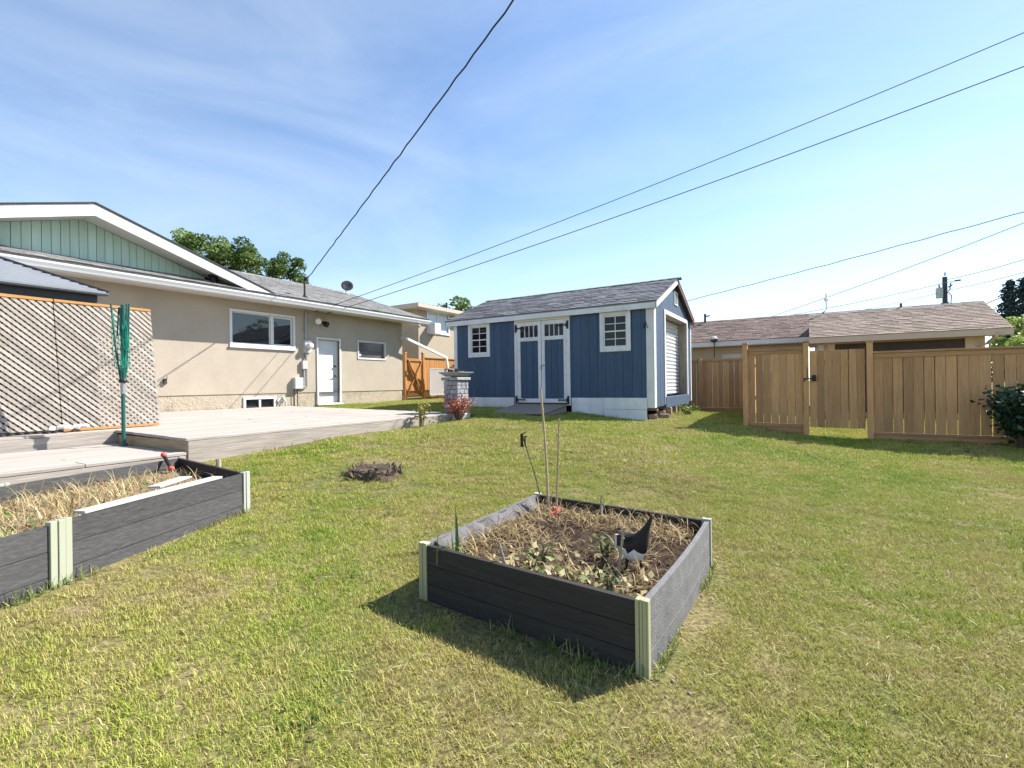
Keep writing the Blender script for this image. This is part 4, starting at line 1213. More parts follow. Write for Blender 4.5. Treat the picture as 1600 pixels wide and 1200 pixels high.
# ------------------------------------------------------------------ stakes and things in the square bed
def stake(a, b, r, label, m=BAMBOO, bend=.0, group=None):
    a, b = V3(a), V3(b); n = 7; mb = MB(); pts = []
    for i in range(n):
        t = i / (n - 1)
        pts.append(a.lerp(b, t) + V3((math.sin(math.pi * t) * bend, 0, 0)))
    mb.tube(pts, [r * (1 - .25 * i / (n - 1)) for i in range(n)], 7)
    for i in range(1, n - 1): mb.tube([pts[i] - V3((0, 0, .006)), pts[i], pts[i] + V3((0, 0, .006))], [r * .9, r * 1.18, r * .9], 7)
    return tag(mb.build('garden_stake', m, None, origin=a), label, 'stake', group)
G_ = 'stakes in the square raised bed'
stake((-1.985, 3.84, .2), (-2.035, 3.81, 1.36), .0125, 'tallest bamboo stake, leaning left at the back corner of the square bed', bend=.012, group=G_)
stake((-1.92, 3.86, .2), (-1.885, 3.875, 1.085), .0105, 'second tall bamboo stake, right of the tallest, in the square bed', group=G_)
stake((-1.98, 3.82, .22), (-1.945, 3.85, .44), .006, 'short thin stick leaning right at the foot of the tallest bamboo stake', OLDWOOD, group=G_)
stake((-1.44, 3.70, .2), (-1.43, 3.70, .49), .0085, 'short dark stake by the back rim of the square bed', OLDWOOD, group=G_)
stake((-1.515, 2.42, .22), (-1.565, 2.38, .47), .009, 'short wooden stake leaning left near the front rim of the square bed', OLDWOOD, group=G_)
stake((-.945, 2.66, .2), (-.905, 2.69, .565), .010, 'dark stake with a pale top left of the bird decoy', OLDWOOD, group=G_)
pt = thing('plant_marker', 'thin leaning wire plant marker with dark tag in the square bed', 'plant marker', (-2.0, 3.83, .25))
MB().tube([(-1.995, 3.80, .22), (-2.07, 3.74, .60), (-2.155, 3.68, .945)], .004, 5).build('wire', STEEL, pt)
mb = MB(); mb.beam((-2.158, 3.675, .955), (-2.156, 3.675, .84), .028, .004, (0, 1, 0)); mb.tube([(-2.17, 3.68, .95), (-2.12, 3.70, .975)], .004, 5); mb.tube([(-2.15, 3.675, .93), (-2.115, 3.70, .935)], .004, 5); mb.beam((-2.135, 3.69, .93), (-2.13, 3.69, .85), .012, .004, (0, 1, 0)); mb.build('tag', BLACK, pt)

# bird decoy: one lofted body from bill to tail, black with a white belly
BK = mat('black_feather', (.013, .013, .016), .55, .3, 8, bump=.1)
WH = mat('white_feather', (.62, .63, .66), .7, .08, 20, bump=.15)
bird = thing('bird_decoy', 'black and white bird decoy with raised tail in the square bed', 'bird decoy', (-.86, 2.90, .25))
path = [  # (across = image right, away, up, rx, rz)
    (-.055, .175, .150, .002, .002), (-.052, .15, .158, .007, .007), (-.050, .125, .166, .022, .022), (-.046, .10, .175, .028, .030), (-.04, .07, .182, .032, .038), (-.03, .035, .187, .045, .052),
    (-.018, 0, .190, .056, .064), (-.008, -.03, .200, .060, .066), (.004, -.052, .222, .056, .054), (.016, -.066, .250, .047, .036), (.028, -.076, .280, .039, .022),
    (.040, -.084, .310, .032, .014), (.052, -.09, .340, .025, .009), (.060, -.094, .362, .018, .006), (.063, -.095, .370, .003, .002)]
mb = MB(); n = 16
base = V3((-.90, 2.86, .16)); KB = 1.28; path = [(p[0] * KB, p[1] * KB, p[2] * KB, p[3] * KB * .84, p[4] * KB) for p in path]; pts = [base + side * p[0] + fwd * p[1] + V3((0, 0, p[2])) for p in path]
rings = []
for i, p in enumerate(path):
    d = (pts[min(i + 1, len(pts) - 1)] - pts[max(i - 1, 0)]).normalized()
    sd = d.cross(V3((0, 0, 1))).normalized(); up = sd.cross(d).normalized()
    for k in range(n):
        t = 2 * math.pi * k / n
        mb.v.append(tuple(pts[i] + sd * math.cos(t) * p[3] + up * math.sin(t) * p[4]))
for i in range(len(path) - 1):
    for k in range(n):
        mb.f.append((i * n + k, i * n + (k + 1) % n, (i + 1) * n + (k + 1) % n, (i + 1) * n + k))
        ang = 2 * math.pi * (k + .5) / n
        zc = sum(mb.v[j][2] for j in mb.f[-1]) / 4 - base.z; mb.m.append(1 if 4 <= i <= 9 and zc < .238 else 0)
mb.f.append(tuple(range(n - 1, -1, -1))); mb.m.append(0); mb.f.append(tuple((len(path) - 1) * n + k for k in range(n))); mb.m.append(0)
mb.build('body', [BK, WH], bird, smooth=True)
for sx in (-1, 1):
    mb = MB(); w_ = []
    c0 = base + side * (sx * .042 * KB - .012) + fwd * .0 + V3((0, 0, .20 * KB))
    for i in range(5):
        t = i / 4
        for q in (-1, 1):
            w_.append(c0 + (fwd * (.06 - t * .13) + V3((0, 0, .0 + t * .055 + q * .034 * (1 - t * .8))) + side * (sx * (.016 - t * t * .035))) * KB)
    w2 = [p + side * (sx * .014) for p in w_]
    for i in range(4): mb.add([w_[2 * i], w_[2 * i + 1], w_[2 * i + 3], w_[2 * i + 2], w2[2 * i], w2[2 * i + 1], w2[2 * i + 3], w2[2 * i + 2]], [(0, 1, 2, 3), (7, 6, 5, 4), (0, 4, 5, 1), (1, 5, 6, 2), (2, 6, 7, 3), (3, 7, 4, 0)], 1 if (sx < 0 and i < 1) else 0)
    mb.build('wing', [BK, WH], bird)
    hip = base + side * (-.01 + sx * .04) + fwd * -.01 + V3((0, 0, .20))
    mb = MB(); hock = hip + V3((0, 0, -.045)) + fwd * -.02; foot = base + side * (-.01 + sx * .05) + fwd * -.015 + V3((0, 0, .108))
    mb.tube([hip, hock, foot], [.014, .007, .006], 6)
    for a in (-.5, 0, .5): mb.tube([foot, foot + (fwd * math.cos(a) + side * math.sin(a)) * .035 + V3((0, 0, -.008))], .004, 5)
    mb.tube([foot, foot - fwd * .025 + V3((0, 0, -.006))], .004, 5)
    mb.build('leg', BK, bird)

# ------------------------------------------------------------------ plants in the beds
STRAW = tint_mat('dry_plant', [(0, (.12, .07, .035)), (.3, (.30, .20, .09)), (.55, (.55, .43, .22)), (.8, (.62, .54, .34)), (1, (.20, .28, .06))], .7, .25)
LEAFG = tint_mat('bed_leaf', [(0, (.05, .11, .03)), (.5, (.16, .25, .06)), (.75, (.36, .32, .14)), (1, (.46, .38, .22))], .55, .3)
def ribbons(name, base, az, length, lean, width, curl, tint, m, parent=None, nseg=4, origin=(0, 0, 0), kind=None, label=None, cat=None, link=True):
    """Curving blades: base (n,3), azimuth, length, starting lean, width, curl (extra lean per unit length)."""
    n = len(base)
    V = np.zeros((n, nseg + 1, 2, 3)); pos = np.array(base, float); th = np.array(lean, float)
    dirx, diry = np.cos(az), np.sin(az)
    sx, sy = -diry, dirx
    for k in range(nseg + 1):
        wk = width * (1 - (k / nseg) ** 1.6 * .92) * .5
        for q, s_ in ((0, -1), (1, 1)):
            V[:, k, q, 0] = pos[:, 0] + s_ * sx * wk; V[:, k, q, 1] = pos[:, 1] + s_ * sy * wk; V[:, k, q, 2] = pos[:, 2]
        st = length / nseg
        pos = pos + np.stack([np.sin(th) * dirx * st, np.sin(th) * diry * st, np.cos(th) * st], 1)
        th = th + curl / nseg
    F = []
    b = np.arange(n) * (nseg + 1) * 2
    for k in range(nseg):
        F.append(np.stack([b + 2 * k, b + 2 * k + 1, b + 2 * k + 3, b + 2 * k + 2], 1))
    F = np.concatenate(F)
    T = np.repeat(np.asarray(tint, float), (nseg + 1) * 2)
    o = raw_mesh(name, V.reshape(-1, 3), F, m, T, parent, origin, link=link)
    return tag(o, label, cat, None, kind)
def U(a, b, n): return nrs.uniform(a, b, n)
# square bed: dry stalks and litter
n = 2300
bx = U(BX0 + .05, BX1 - .05, n); by = U(BY0 + .14, BY1 - .03, n)
dens = np.array([noise.noise((x * 2.6, y * 2.6, 4.4)) for x, y in zip(bx, by)]) + .9 * (np.abs(by - 3.75) < .3) + .5 * (by < 2.75) + .5 * (bx < -1.9) - .35
az_ = U(0, 6.28, n); keep = (dens > U(-.3, .6, n)) & (bx + np.cos(az_) * .14 > BX0 + .03) & (bx + np.cos(az_) * .14 < BX1 - .04) & (by + np.sin(az_) * .14 > BY0 + .13)
bx, by, az_ = bx[keep], by[keep], az_[keep]; n = len(bx)
ribbons('dry_plants', np.c_[bx, by, np.full(n, .262)], az_, U(.06, .24, n), U(.0, 1.1, n), U(.004, .010, n), U(.6, 3.2, n), np.clip(nrs.normal(.40, .2, n), 0, .82), STRAW, bed, 5, kind='stuff')
n = 2600
bx = U(BX0 + .04, BX1 - .04, n); by = U(BY0 + .13, BY1 - .0, n)
dens = np.array([noise.noise((x * 2.6, y * 2.6, 4.4)) for x, y in zip(bx, by)]) + .6 * (np.abs(by - 3.75) < .3) + .45 * (by < 2.7)
k_ = (dens > U(-.35, .4, n)) & (bx > BX0 + .13) & (bx < BX1 - .13) & (by > BY0 + .2); bx, by = bx[k_], by[k_]; n = len(bx)
ribbons('straw_litter', np.c_[bx, by, U(.27, .305, n)], U(0, 6.28, n), U(.05, .20, n), U(1.3, 1.7, n), U(.002, .005, n), U(-.6, .9, n), np.clip(nrs.normal(.36, .22, n), 0, .8), STRAW, bed, 4, kind='stuff')
n = 170
bx = U(BX0 + .12, BX1 - .12, n); by = U(BY0 + .2, BY1 - .1, n); az_ = U(0, 6.28, n)
ok = (bx + np.cos(az_) * .2 > BX0 + .05) & (bx + np.cos(az_) * .2 < BX1 - .05) & (by + np.sin(az_) * .2 > BY0 + .13)
bx, by, az_ = bx[ok], by[ok], az_[ok]; n = len(bx)
ribbons('arching_stalks', np.c_[bx, by, np.full(n, .258)], az_, U(.16, .36, n), U(.0, .5, n), U(.003, .006, n), U(1.2, 3.6, n), np.clip(nrs.normal(.42, .22, n), .05, .85), STRAW, bed, 8, kind='stuff')
n = 260
bx = U(BX0 + .08, BX1 - .08, n); by = U(BY0 + .16, BY1 - .04, n); mb = MB()
for x, y in zip(bx, by):
    r = rng.uniform(.004, .013); mb.lathe((x, y, .262 + rng.uniform(-.01, .012)), [(r * .5, -r * .6), (r, 0), (r * .7, r * .6), (.001, r * .8)], 5)
tag(mb.build('soil_clods', SOIL, bed), kind='stuff')
# pale wilting leaves along the front of the bed
def leafquads(n, cx, cy, cz, size, up=.6):
    az = nrs.uniform(0, 6.28, n); el = nrs.uniform(-.5, .9, n)
    a = np.stack([np.cos(az) * np.cos(el), np.sin(az) * np.cos(el), np.sin(el)], 1)
    r = nrs.normal(0, 1, (n, 3)); r[:, 2] *= up
    b = np.cross(a, r); b /= np.linalg.norm(b, axis=1)[:, None] + 1e-9
    c = np.stack([cx, cy, cz], 1)
    nn = np.cross(a, b)
    s_ = np.asarray(size)[:, None]
    P = np.stack([c - a * s_ * .5, c - a * s_ * .1 + b * s_ * .32 + nn * s_ * .08, c + a * s_ * .55, c - a * s_ * .1 - b * s_ * .32 + nn * s_ * .08], 1)
    return P.reshape(-1, 3), np.arange(4 * n).reshape(n, 4)
n = 300
cx = U(-1.7, -.72, n); cy = 2.375 - (cx + .72) * .07 + np.abs(nrs.normal(0, .16, n)); cz = .275 + U(0, .075, n)
ok = cy < 2.95; cx, cy, cz = cx[ok], cy[ok], cz[ok]; n = len(cx)
v, f = leafquads(n, cx, cy, cz, U(.02, .065, n))
tag(raw_mesh('wilted_leaves', v, f, LEAFG, np.repeat(np.clip(nrs.normal(.9, .18, n), 0, 1), 4), bed), kind='stuff')
# a few distinct plants: spiky green onion, small leafy weeds, red flower
n = 26
ribbons('onion_plant', np.c_[-1.955 + nrs.normal(0, .035, n), 2.43 + nrs.normal(0, .03, n), np.full(n, .26)], U(0, 6.28, n), U(.14, .26, n), U(0, .35, n), U(.006, .011, n), U(.2, 2.4, n), U(.0, .45, n), LEAFG, None, 5, (-1.955, 2.43, .26), None, 'spiky green onion plant at the front left corner of the square bed', 'plant')
n = 3
ribbons('onion_stalk', np.c_[[-1.93, -1.925, -1.915], [2.45, 2.452, 2.46], [.26] * 3], np.array([2.6, 2.4, .4]), np.array([.34, .30, .20]), np.array([.04, .1, .3]), np.array([.028, .016, .012]), np.array([.12, .1, .3]), np.array([0, .1, .5]), LEAFG, None, 5, (-1.93, 2.45, .26), None, 'tall dark green stalk rising at the left of the square bed', 'plant')
v, f = leafquads(9, -1.70 + nrs.normal(0, .02, 9), 3.45 + nrs.normal(0, .02, 9), .36 + U(0, .06, 9), U(.03, .05, 9))
REDF = mat('red_petal', (.62, .05, .06), .6, .15, bump=0)
fl_ = thing('red_flower', 'small red flower among the dry stalks of the square bed', 'flower', (-1.70, 3.45, .26))
raw_mesh('petal', v, f, REDF, None, fl_)
MB().tube([(-1.70, 3.45, .25), (-1.695, 3.45, .37)], .004, 5).build('stem', STRAW, fl_)
# left bed straw
def in_poly(poly, x, y):
    c = np.zeros(len(x), bool)
    for i in range(len(poly)):
        (xa, ya), (xb, yb) = poly[i], poly[i - 1]
        cond = ((ya > y) != (yb > y)) & (x < (xb - xa) * (y - ya) / (yb - ya + 1e-12) + xa)
        c ^= cond
    return c
LBP = [A, B, C, E_, D_, Pm]
n = 11000
bx = U(-6.2, -3.2, n); by = U(-.5, 2.75, n)
ok = in_poly([pol(p, (-4.8, 1.3), .06) for p in LBP], bx, by) & (U(0, 1, n) < np.where(by > 2.25, .35, 1))
bx, by = bx[ok], by[ok]; az_ = U(0, 6.28, len(bx)); ok = in_poly([pol(p, (-4.8, 1.3), .04) for p in LBP], bx + np.cos(az_) * .15, by + np.sin(az_) * .15); bx, by, az_ = bx[ok], by[ok], az_[ok]; n = len(bx)
gr_ = np.clip(nrs.normal(.43, .2, n) + .3 * (U(0, 1, n) < .3), 0, 1)
ribbons('dry_grass', np.c_[bx, by, np.full(n, .455)], az_, U(.06, .26, n), U(.1, 1.2, n), U(.004, .009, n), U(.4, 2.4, n), gr_, STRAW, lb, 5, kind='stuff')
n = 160
bx = U(-5.4, -3.5, n); by = U(.1, 1.1, n); ok = in_poly([pol(p, (-4.8, 1.3), .1) for p in LBP], bx, by) ; bx, by = bx[ok], by[ok]; n = len(bx)
ribbons('leafy_tufts', np.c_[bx, by, np.full(n, .45)], U(0, 6.28, n), U(.1, .2, n), U(.1, .6, n), U(.012, .024, n), U(.4, 1.8, n), U(.1, .8, n), LEAFG, lb, 5, kind='stuff')

# ------------------------------------------------------------------ old tree stump in the lawn
sx_, sy_ = -4.52, 4.12
sz_ = GZ(sx_, sy_)
st_ = thing('tree_stump', 'low ragged dark tree stump sunk in the dry lawn', 'stump', (sx_, sy_, sz_))
mb = MB(); nseg = 34
rings_ = []
for j, (rr, hh) in enumerate(((.38, -.05), (.34, .0), (.31, .025), (.29, .055), (.25, .068), (.19, .062), (.10, .05), (.02, .05))):
    for k in range(nseg):
        t = 2 * math.pi * k / nseg
        e = 1 + .22 * noise.noise((math.cos(t) * 1.5, math.sin(t) * 1.5, 7.7)) + .10 * noise.noise((math.cos(t) * 6, math.sin(t) * 6, j * .7))
        h = hh * (1 + .5 * noise.noise((math.cos(t) * 3, math.sin(t) * 3, 3.3 + j * .15))) if hh > .02 else hh
        mb.v.append((sx_ + rr * e * math.cos(t), sy_ + rr * .95 * e * math.sin(t), sz_ + h))
for j in range(7):
    for k in range(nseg): mb.f.append((j * nseg + k, j * nseg + (k + 1) % nseg, (j + 1) * nseg + (k + 1) % nseg, (j + 1) * nseg + k)); mb.m.append(0)
mb.build('wood', mat('stump_wood', (.085, .06, .04), .95, .5, 9, (4, 4, 1), 1, 14, dirt=.5, dirtcol=(.04, .03, .025), dscale=8), st_)

mb = MB()
for k in range(64):
    a = rng.uniform(0, 6.28); q = rng.uniform(.20, .36); c = V3((sx_ + math.cos(a) * q, sy_ + math.sin(a) * q, sz_ + rng.uniform(-.01, .03)))
    h = rng.uniform(.03, .10) * (1.25 - q); wd = rng.uniform(.012, .04); d = V3((-math.sin(a), math.cos(a), 0)); o_ = V3((math.cos(a), math.sin(a), 0)); tl_ = o_ * rng.uniform(-.02, .05)
    mb.hexa([c - d * wd - o_ * .012, c + d * wd - o_ * .012, c + d * wd + o_ * .012, c - d * wd + o_ * .012,
             c - d * wd * .5 + tl_ + V3((0, 0, h)), c + d * wd * .4 + tl_ + V3((0, 0, h * rng.uniform(.6, 1))), c + d * wd * .4 + tl_ + o_ * .008 + V3((0, 0, h * .8)), c - d * wd * .5 + tl_ + o_ * .008 + V3((0, 0, h))])
tag(mb.build('bark_splinters', OLDWOOD if 0 else BARK, st_), kind='stuff')

# ------------------------------------------------------------------ stone pillar with fire bowl
PX0, PX1, PY0, PY1 = -6.625, -6.255, 8.0, 8.40
pil = thing('stone_pillar', 'square grey block pillar standing at the end corner of the deck', 'pillar', (-6.44, 8.2, .66))
MB().box(PX0 + .03, PY0 + .03, .5, PX1 - .03, PY1 - .03, 1.49).build('core', STEEL, pil)
zz = .80; row = 0
while zz < 1.47:
    h = rng.choice((.085, .10, .115)); h = min(h, 1.49 - zz)
    if h < .05: break
    for face in range(4):
        Lw = (PX1 - PX0) if face in (0, 2) else (PY1 - PY0)
        u = 0
        while u < Lw - .02:
            wd = rng.uniform(.10, .17)
            if Lw - u - wd < .07: wd = Lw - u
            a, b = u + .004, u + wd - .004; pr = rng.uniform(-.004, .008)
            z0, z1 = zz + .004, zz + h - .004
            if face == 0: bx6 = (PX0 + a, PY0 - pr, z0, PX0 + b, PY0 + .03, z1)
            elif face == 1: bx6 = (PX1 - .03, PY0 + a, z0, PX1 + pr, PY0 + b, z1)
            elif face == 2: bx6 = (PX0 + a, PY1 - .03, z0, PX0 + b, PY1 + pr, z1)
            else: bx6 = (PX0 - pr, PY0 + a, z0, PX0 + .03, PY0 + b, z1)
            MB().box(*bx6).build('stone', STONE, pil, bevel=.009)
            u += wd
    zz += h; row += 1
MB().box(PX0 - .04, PY0 - .04, 1.492, (PX0 + PX1) / 2 - .002, PY1 + .04, 1.56).build('cap_stone', STONE, pil, bevel=.012)
MB().box((PX0 + PX1) / 2 + .002, PY0 - .04, 1.492, PX1 + .04, PY1 + .04, 1.556).build('cap_stone', STONE, pil, bevel=.012)
MB().lathe((-6.41, 8.2, .55), [(.27, 0), (.275, .02), (.27, .235), (.25, .245)], 22).build('plinth', mat('pale_concrete', (.60, .57, .52), .9, .1, 5, bump=.3), pil)
bowl = thing('fire_bowl', 'shallow square grey fire bowl on top of the stone pillar', 'fire bowl', (-6.44, 8.2, 1.56))
mb = MB()
a, b = .16, .27
c = V3((-6.44, 8.2, 0))
def ringv(h, s_): return [c + V3((-s_, -s_, h)), c + V3((s_, -s_, h)), c + V3((s_, s_, h)), c + V3((-s_, s_, h))]
lv = [ringv(1.575, a), ringv(1.66, b), ringv(1.672, b), ringv(1.672, b - .02), ringv(1.62, a + .02)]
vs = [p for r_ in lv for p in r_]; fs = []
for i in range(4):
    for k in range(4): fs.append((i * 4 + k, i * 4 + (k + 1) % 4, (i + 1) * 4 + (k + 1) % 4, (i + 1) * 4 + k))
fs += [(3, 2, 1, 0), (16, 17, 18, 19)]
mb.add(vs, fs); mb.box(-6.52, 8.12, 1.556, -6.36, 8.28, 1.574)
mb.build('bowl', mat('weathered_bowl', (.30, .32, .31), .8, .15, 5, bump=.2), bowl)
mb = MB()
for k in range(7):
    p = c + V3((rng.uniform(-.13, .13), rng.uniform(-.13, .13), 1.65 + rng.uniform(0, .05))); q = p + V3((rng.uniform(-.12, .12), rng.uniform(-.1, .1), rng.uniform(-.01, .05)))
    mb.tube([p, p.lerp(q, .5) + V3((0, 0, .01)), q], [.03, .038, .026], 7)
mb.build('charred_log', BLACK, bowl)

# ------------------------------------------------------------------ shrubs and trees
def crown(name, clumps, nper, size, m, parent, tmean=.5, tsd=.2, flat=.8):
    cs = np.array([c[:3] for c in clumps]); rs_ = np.array([c[3] for c in clumps])
    P_ = []; T_ = []
    for c, r in zip(cs, rs_):
        k = int(nper * (r / rs_.mean()) ** 2)
        g = nrs.normal(0, 1, (k, 3)); g /= np.linalg.norm(g, axis=1)[:, None]
        q = c + g * r * (nrs.uniform(.15, 1, k) ** .5)[:, None] * np.array([1, 1, flat])
        P_.append(q); tt = nrs.normal(tmean, tsd * .6) + nrs.normal(0, tsd * .6, k); T_.append(tt)
    P_ = np.concatenate(P_); T_ = np.concatenate(T_); n = len(P_)
    v, f = leafquads(n, P_[:, 0], P_[:, 1], P_[:, 2], nrs.uniform(.6, 1.2, n) * size, 1)
    return raw_mesh(name, v, f, m, np.repeat(np.clip(T_, 0, 1), 4), parent)
TREEL = tint_mat('tree_leaf', [(0, (.05, .09, .028)), (.5, (.13, .20, .05)), (1, (.28, .36, .09))], .5, .42)
DARKL = tint_mat('dark_leaf', [(0, (.012, .035, .022)), (.5, (.027, .065, .036)), (1, (.07, .12, .065))], .35, .15)
REDL = tint_mat('red_leaf', [(0, (.20, .03, .025)), (.6, (.42, .10, .07)), (1, (.55, .30, .14))], .5, .3)
YELL = tint_mat('rose_leaf', [(0, (.10, .10, .02)), (.6, (.30, .28, .05)), (1, (.42, .36, .10))], .5, .3)
def tree(label, x, y, zb, pts, rad, nper, size, m, group=None, trunk=.18, limbs=6, spread=.5, tmean=.5, name='tree', flat=.8):
    """Trunk forks into limbs that run to clump centres (pts)."""
    t = thing(name, label, 'tree' if name != 'shrub' else 'shrub', (x, y, zb), group)
    cl_ = [(px, py, pz, rad * rng.uniform(.7, 1.3)) for px, py, pz in pts]
    mb = MB()
    zmin = min(p[2] for p in pts); zm = zb + (zmin - zb) * .75
    top = V3((x + rng.uniform(-.2, .2) * trunk * 4, y, zm))
    mb.tube([(x, y, zb - .1), (x, y, zb + (zm - zb) * .4), top], [trunk, trunk * .8, trunk * .62], 8)
    for c in rng.sample(cl_, min(len(cl_), limbs)):
        e = V3(c[:3]); md = top.lerp(e, .5) + V3((0, 0, -.08 * (e - top).length))
        mb.tube([top - V3((0, 0, .05)), md, e], [trunk * .42, trunk * .25, trunk * .06], 6)
    mb.build('trunk', BARK, t)
    crown('crown', cl_, nper, size, m, t, tmean, .3, flat)
    return t
def blobpts(cx, cy, cz, rx, ry, rz_, n):
    o = []
    while len(o) < n:
        a, b, c = rng.uniform(-1, 1), rng.uniform(-1, 1), rng.uniform(-1, 1)
        r = a * a + b * b + c * c
        if .15 < r < 1: o.append((cx + a * rx, cy + b * ry, cz + c * rz_))
    return o
# trees behind the bungalow
tree('broad green tree behind the bungalow, left crown beside the gable', -35.0, 16.5, .8, blobpts(-34.8, 16.6, 9.6, 2.6, 2.6, 2.2, 34), .6, 190, .21, TREEL, 'trees behind the house', .25, 9, name='tree', tmean=.55)
tree('broad green tree behind the bungalow, taller middle crown', -32.2, 18.0, .8, blobpts(-32.2, 18.0, 9.2, 2.0, 2.0, 2.3, 32), .58, 190, .21, TREEL, 'trees behind the house', .25, 9, tmean=.45)
tree('darker tree behind the bungalow near the service mast', -30.2, 19.2, .8, blobpts(-30.1, 19.3, 8.9, 1.8, 1.8, 2.0, 28), .54, 190, .21, TREEL, 'trees behind the house', .22, 8, tmean=.32)
tree('green tree beyond the tan neighbour house', -22.0, 28.2, .8, blobpts(-22.0, 28.2, 6.7, 1.3, 1.2, 1.2, 12), .6, 130, .26, TREEL, None, .18, 7, tmean=.4)
tree('bright green bushy tree beside the shed roof', -20.2, 28.0, .8, blobpts(-20.2, 28.4, 6.0, 1.2, 1, .9, 10), .5, 130, .22, TREEL, None, .16, 6, tmean=.95)
for (x, y, h) in ((-27.2, 21.6, 6.0), (-22.6, 20.6, 5.9)):
    pass
# bush beside the cedar fence
tree('sparse green bush between the cedar fence and the shed', -11.6, 16.6, .85, blobpts(-11.6, 16.6, 2.55, .45, .45, .75, 11), .24, 42, .11, TREEL, None, .035, 8, name='shrub', tmean=.75)
# right neighbour bush and spruces
tree('light green bush beside the brown garage roof', 6.35, 24.6, .4, blobpts(6.3, 24.6, 2.75, .55, .9, .85, 14), .34, 120, .15, TREEL, None, .1, 6, name='shrub', tmean=.95)
tree('low green bush beyond the fence under the garage downpipe', 5.75, 21.2, .4, blobpts(5.8, 21.2, 2.15, .5, .8, .5, 10), .3, 110, .13, TREEL, None, .08, 6, name='shrub', tmean=.7)
SPRL = tint_mat('spruce_needle', [(0, (.02, .036, .038)), (.6, (.042, .072, .072)), (1, (.08, .12, .11))], .6, .05)
def spruce(label, x, y, zb, h, r, n):
    t = thing('spruce', label, 'tree', (x, y, zb), 'spruces on the skyline')
    MB().tube([(x, y, zb), (x, y, zb + h * .6), (x, y, zb + h)], [.22, .12, .02], 8).build('trunk', BARK, t)
    P_ = []; mb = MB()
    for k in range(n):
        f = (k / n) ** .9; z = zb + h * (.12 + .87 * f); rr = r * (1 - f) ** .85 * rng.uniform(.6, 1.15) + .12
        a = k * 2.4 + rng.uniform(-.3, .3)
        e = V3((math.cos(a) * rr, math.sin(a) * rr, -rr * .22 + (.12 if rr < .8 else 0)))
        mb.tube([V3((x, y, z)), V3((x, y, z)) + e * .6 + V3((0, 0, -.05)), V3((x, y, z)) + e], [.03, .02, .008], 4, cap=False)
        m = int(46 * rr + 26)
        tt = nrs.uniform(.05, 1, m)
        q = np.array((x, y, z)) + tt[:, None] * np.array(e) + nrs.normal(0, 1, (m, 3)) * np.array([.13, .13, .10]) + np.array([0, 0, -.10]) * nrs.uniform(0, 1.6, m)[:, None] * (rr ** .5)
        P_.append(q)
    mb.build('branches', BARK, t)
    P_ = np.concatenate(P_); m = len(P_)
    v, f = leafquads(m, P_[:, 0], P_[:, 1], P_[:, 2], nrs.uniform(.16, .34, m), 1)
    raw_mesh('foliage', v, f, SPRL, np.repeat(nrs.uniform(0, 1, m), 4), t)
spruce('dark spruce at the right edge, left of the two tops', 14.55, 55.8, .3, 9.2, 2.0, 80)
spruce('dark spruce at the right edge, right of the two tops', 15.75, 56.8, .3, 9.6, 2.2, 80)
# trees east of the yard, mirrored in the windows
for k, (x, y, h, lab) in enumerate(((13.5, 22.0, 6.5, 'leafy tree standing beyond the lane, nearest of the row'), (16.5, 26.5, 7.5, 'leafy tree standing beyond the lane, middle of the row'), (18, 19, 6.8, 'leafy tree standing beyond the lane, last of the row'))):
    tree(lab, x, y, .3, blobpts(x, y, h * .62, 2.2, 2.2, h * .36, 16), 1.0, 90, .42, TREEL, 'trees beyond the lane', .22, 8, tmean=.35)

# shrubs by the deck and the fence
def shrub(label, x, y, zb, ns, h, r, nl, size, m, tm, leanv=(0, 0), wild=1.):
    t = thing('shrub', label, 'shrub', (x, y, zb)); mb = MB(); P_ = []
    for k in range(ns):
        a = rng.uniform(0, 6.28); rr = r * rng.uniform(.3, 1); hh = h * rng.uniform(.65, 1)
        e = V3((x + math.cos(a) * rr + leanv[0], y + math.sin(a) * rr + leanv[1], zb + hh))
        md = V3((x, y, zb)).lerp(e, .5) + V3((0, 0, .1 * hh))
        mb.tube([(x + math.cos(a) * .03, y + math.sin(a) * .03, zb - .03), md, e], [.010, .007, .003], 5)
        for q in range(nl):
            tt = rng.uniform(.3, 1.05); b = V3((x, y, zb)).lerp(md, tt * 2) if tt < .5 else md.lerp(e, tt * 2 - 1)
            P_.append(b + V3((rng.gauss(0, size * .8 * wild), rng.gauss(0, size * .8 * wild), rng.gauss(0, size * .7))))
    mb.build('stems', BARK, t)
    P_ = np.array([tuple(p) for p in P_]); n = len(P_)
    P_[:, 2] = np.maximum(P_[:, 2], zb + .02)
    v, f = leafquads(n, P_[:, 0], P_[:, 1], P_[:, 2], nrs.uniform(.6, 1.2, n) * size, 1)
    raw_mesh('foliage', v, f, m, np.repeat(np.clip(nrs.normal(tm, .3, n), 0, 1), 4), t)
    return t
for (x, y, ns, nl, lab) in ((-1.13, 2.98, 7, 6, 'small bright green leafy weed left of the bird decoy'), (-1.42, 2.62, 5, 5, 'small yellow green weed near the front middle of the square bed'), (-.90, 2.42, 4, 5, 'low green weed at the front right of the square bed')):
    t = shrub(lab, x, y, .26, ns, .14, .07, nl, .042, LEAFG, .25)
    t.name = 'leafy_weed'; OFF[t.name] = V3((x, y, .26)); t['category'] = 'plant'; t['group'] = 'green weeds in the square bed'
shrub('red leaved barberry shrub in front of the stone pillar', -6.16, 7.93, GZ(-6.16, 7.93), 34, .50, .36, 30, .042, REDL, .5, (0, 0), 1.7)
shrub('small yellow green rose bush at the deck front edge', -6.17, 6.78, GZ(-6.17, 6.78), 7, .46, .14, 22, .06, YELL, .6, (-.03, .06))
shrub('dark blue green bush in front of the fence at the right picture edge', 2.95, 10.75, GZ(2.9, 10.75), 100, .92, .58, 44, .095, DARKL, .45, (.06, 0))
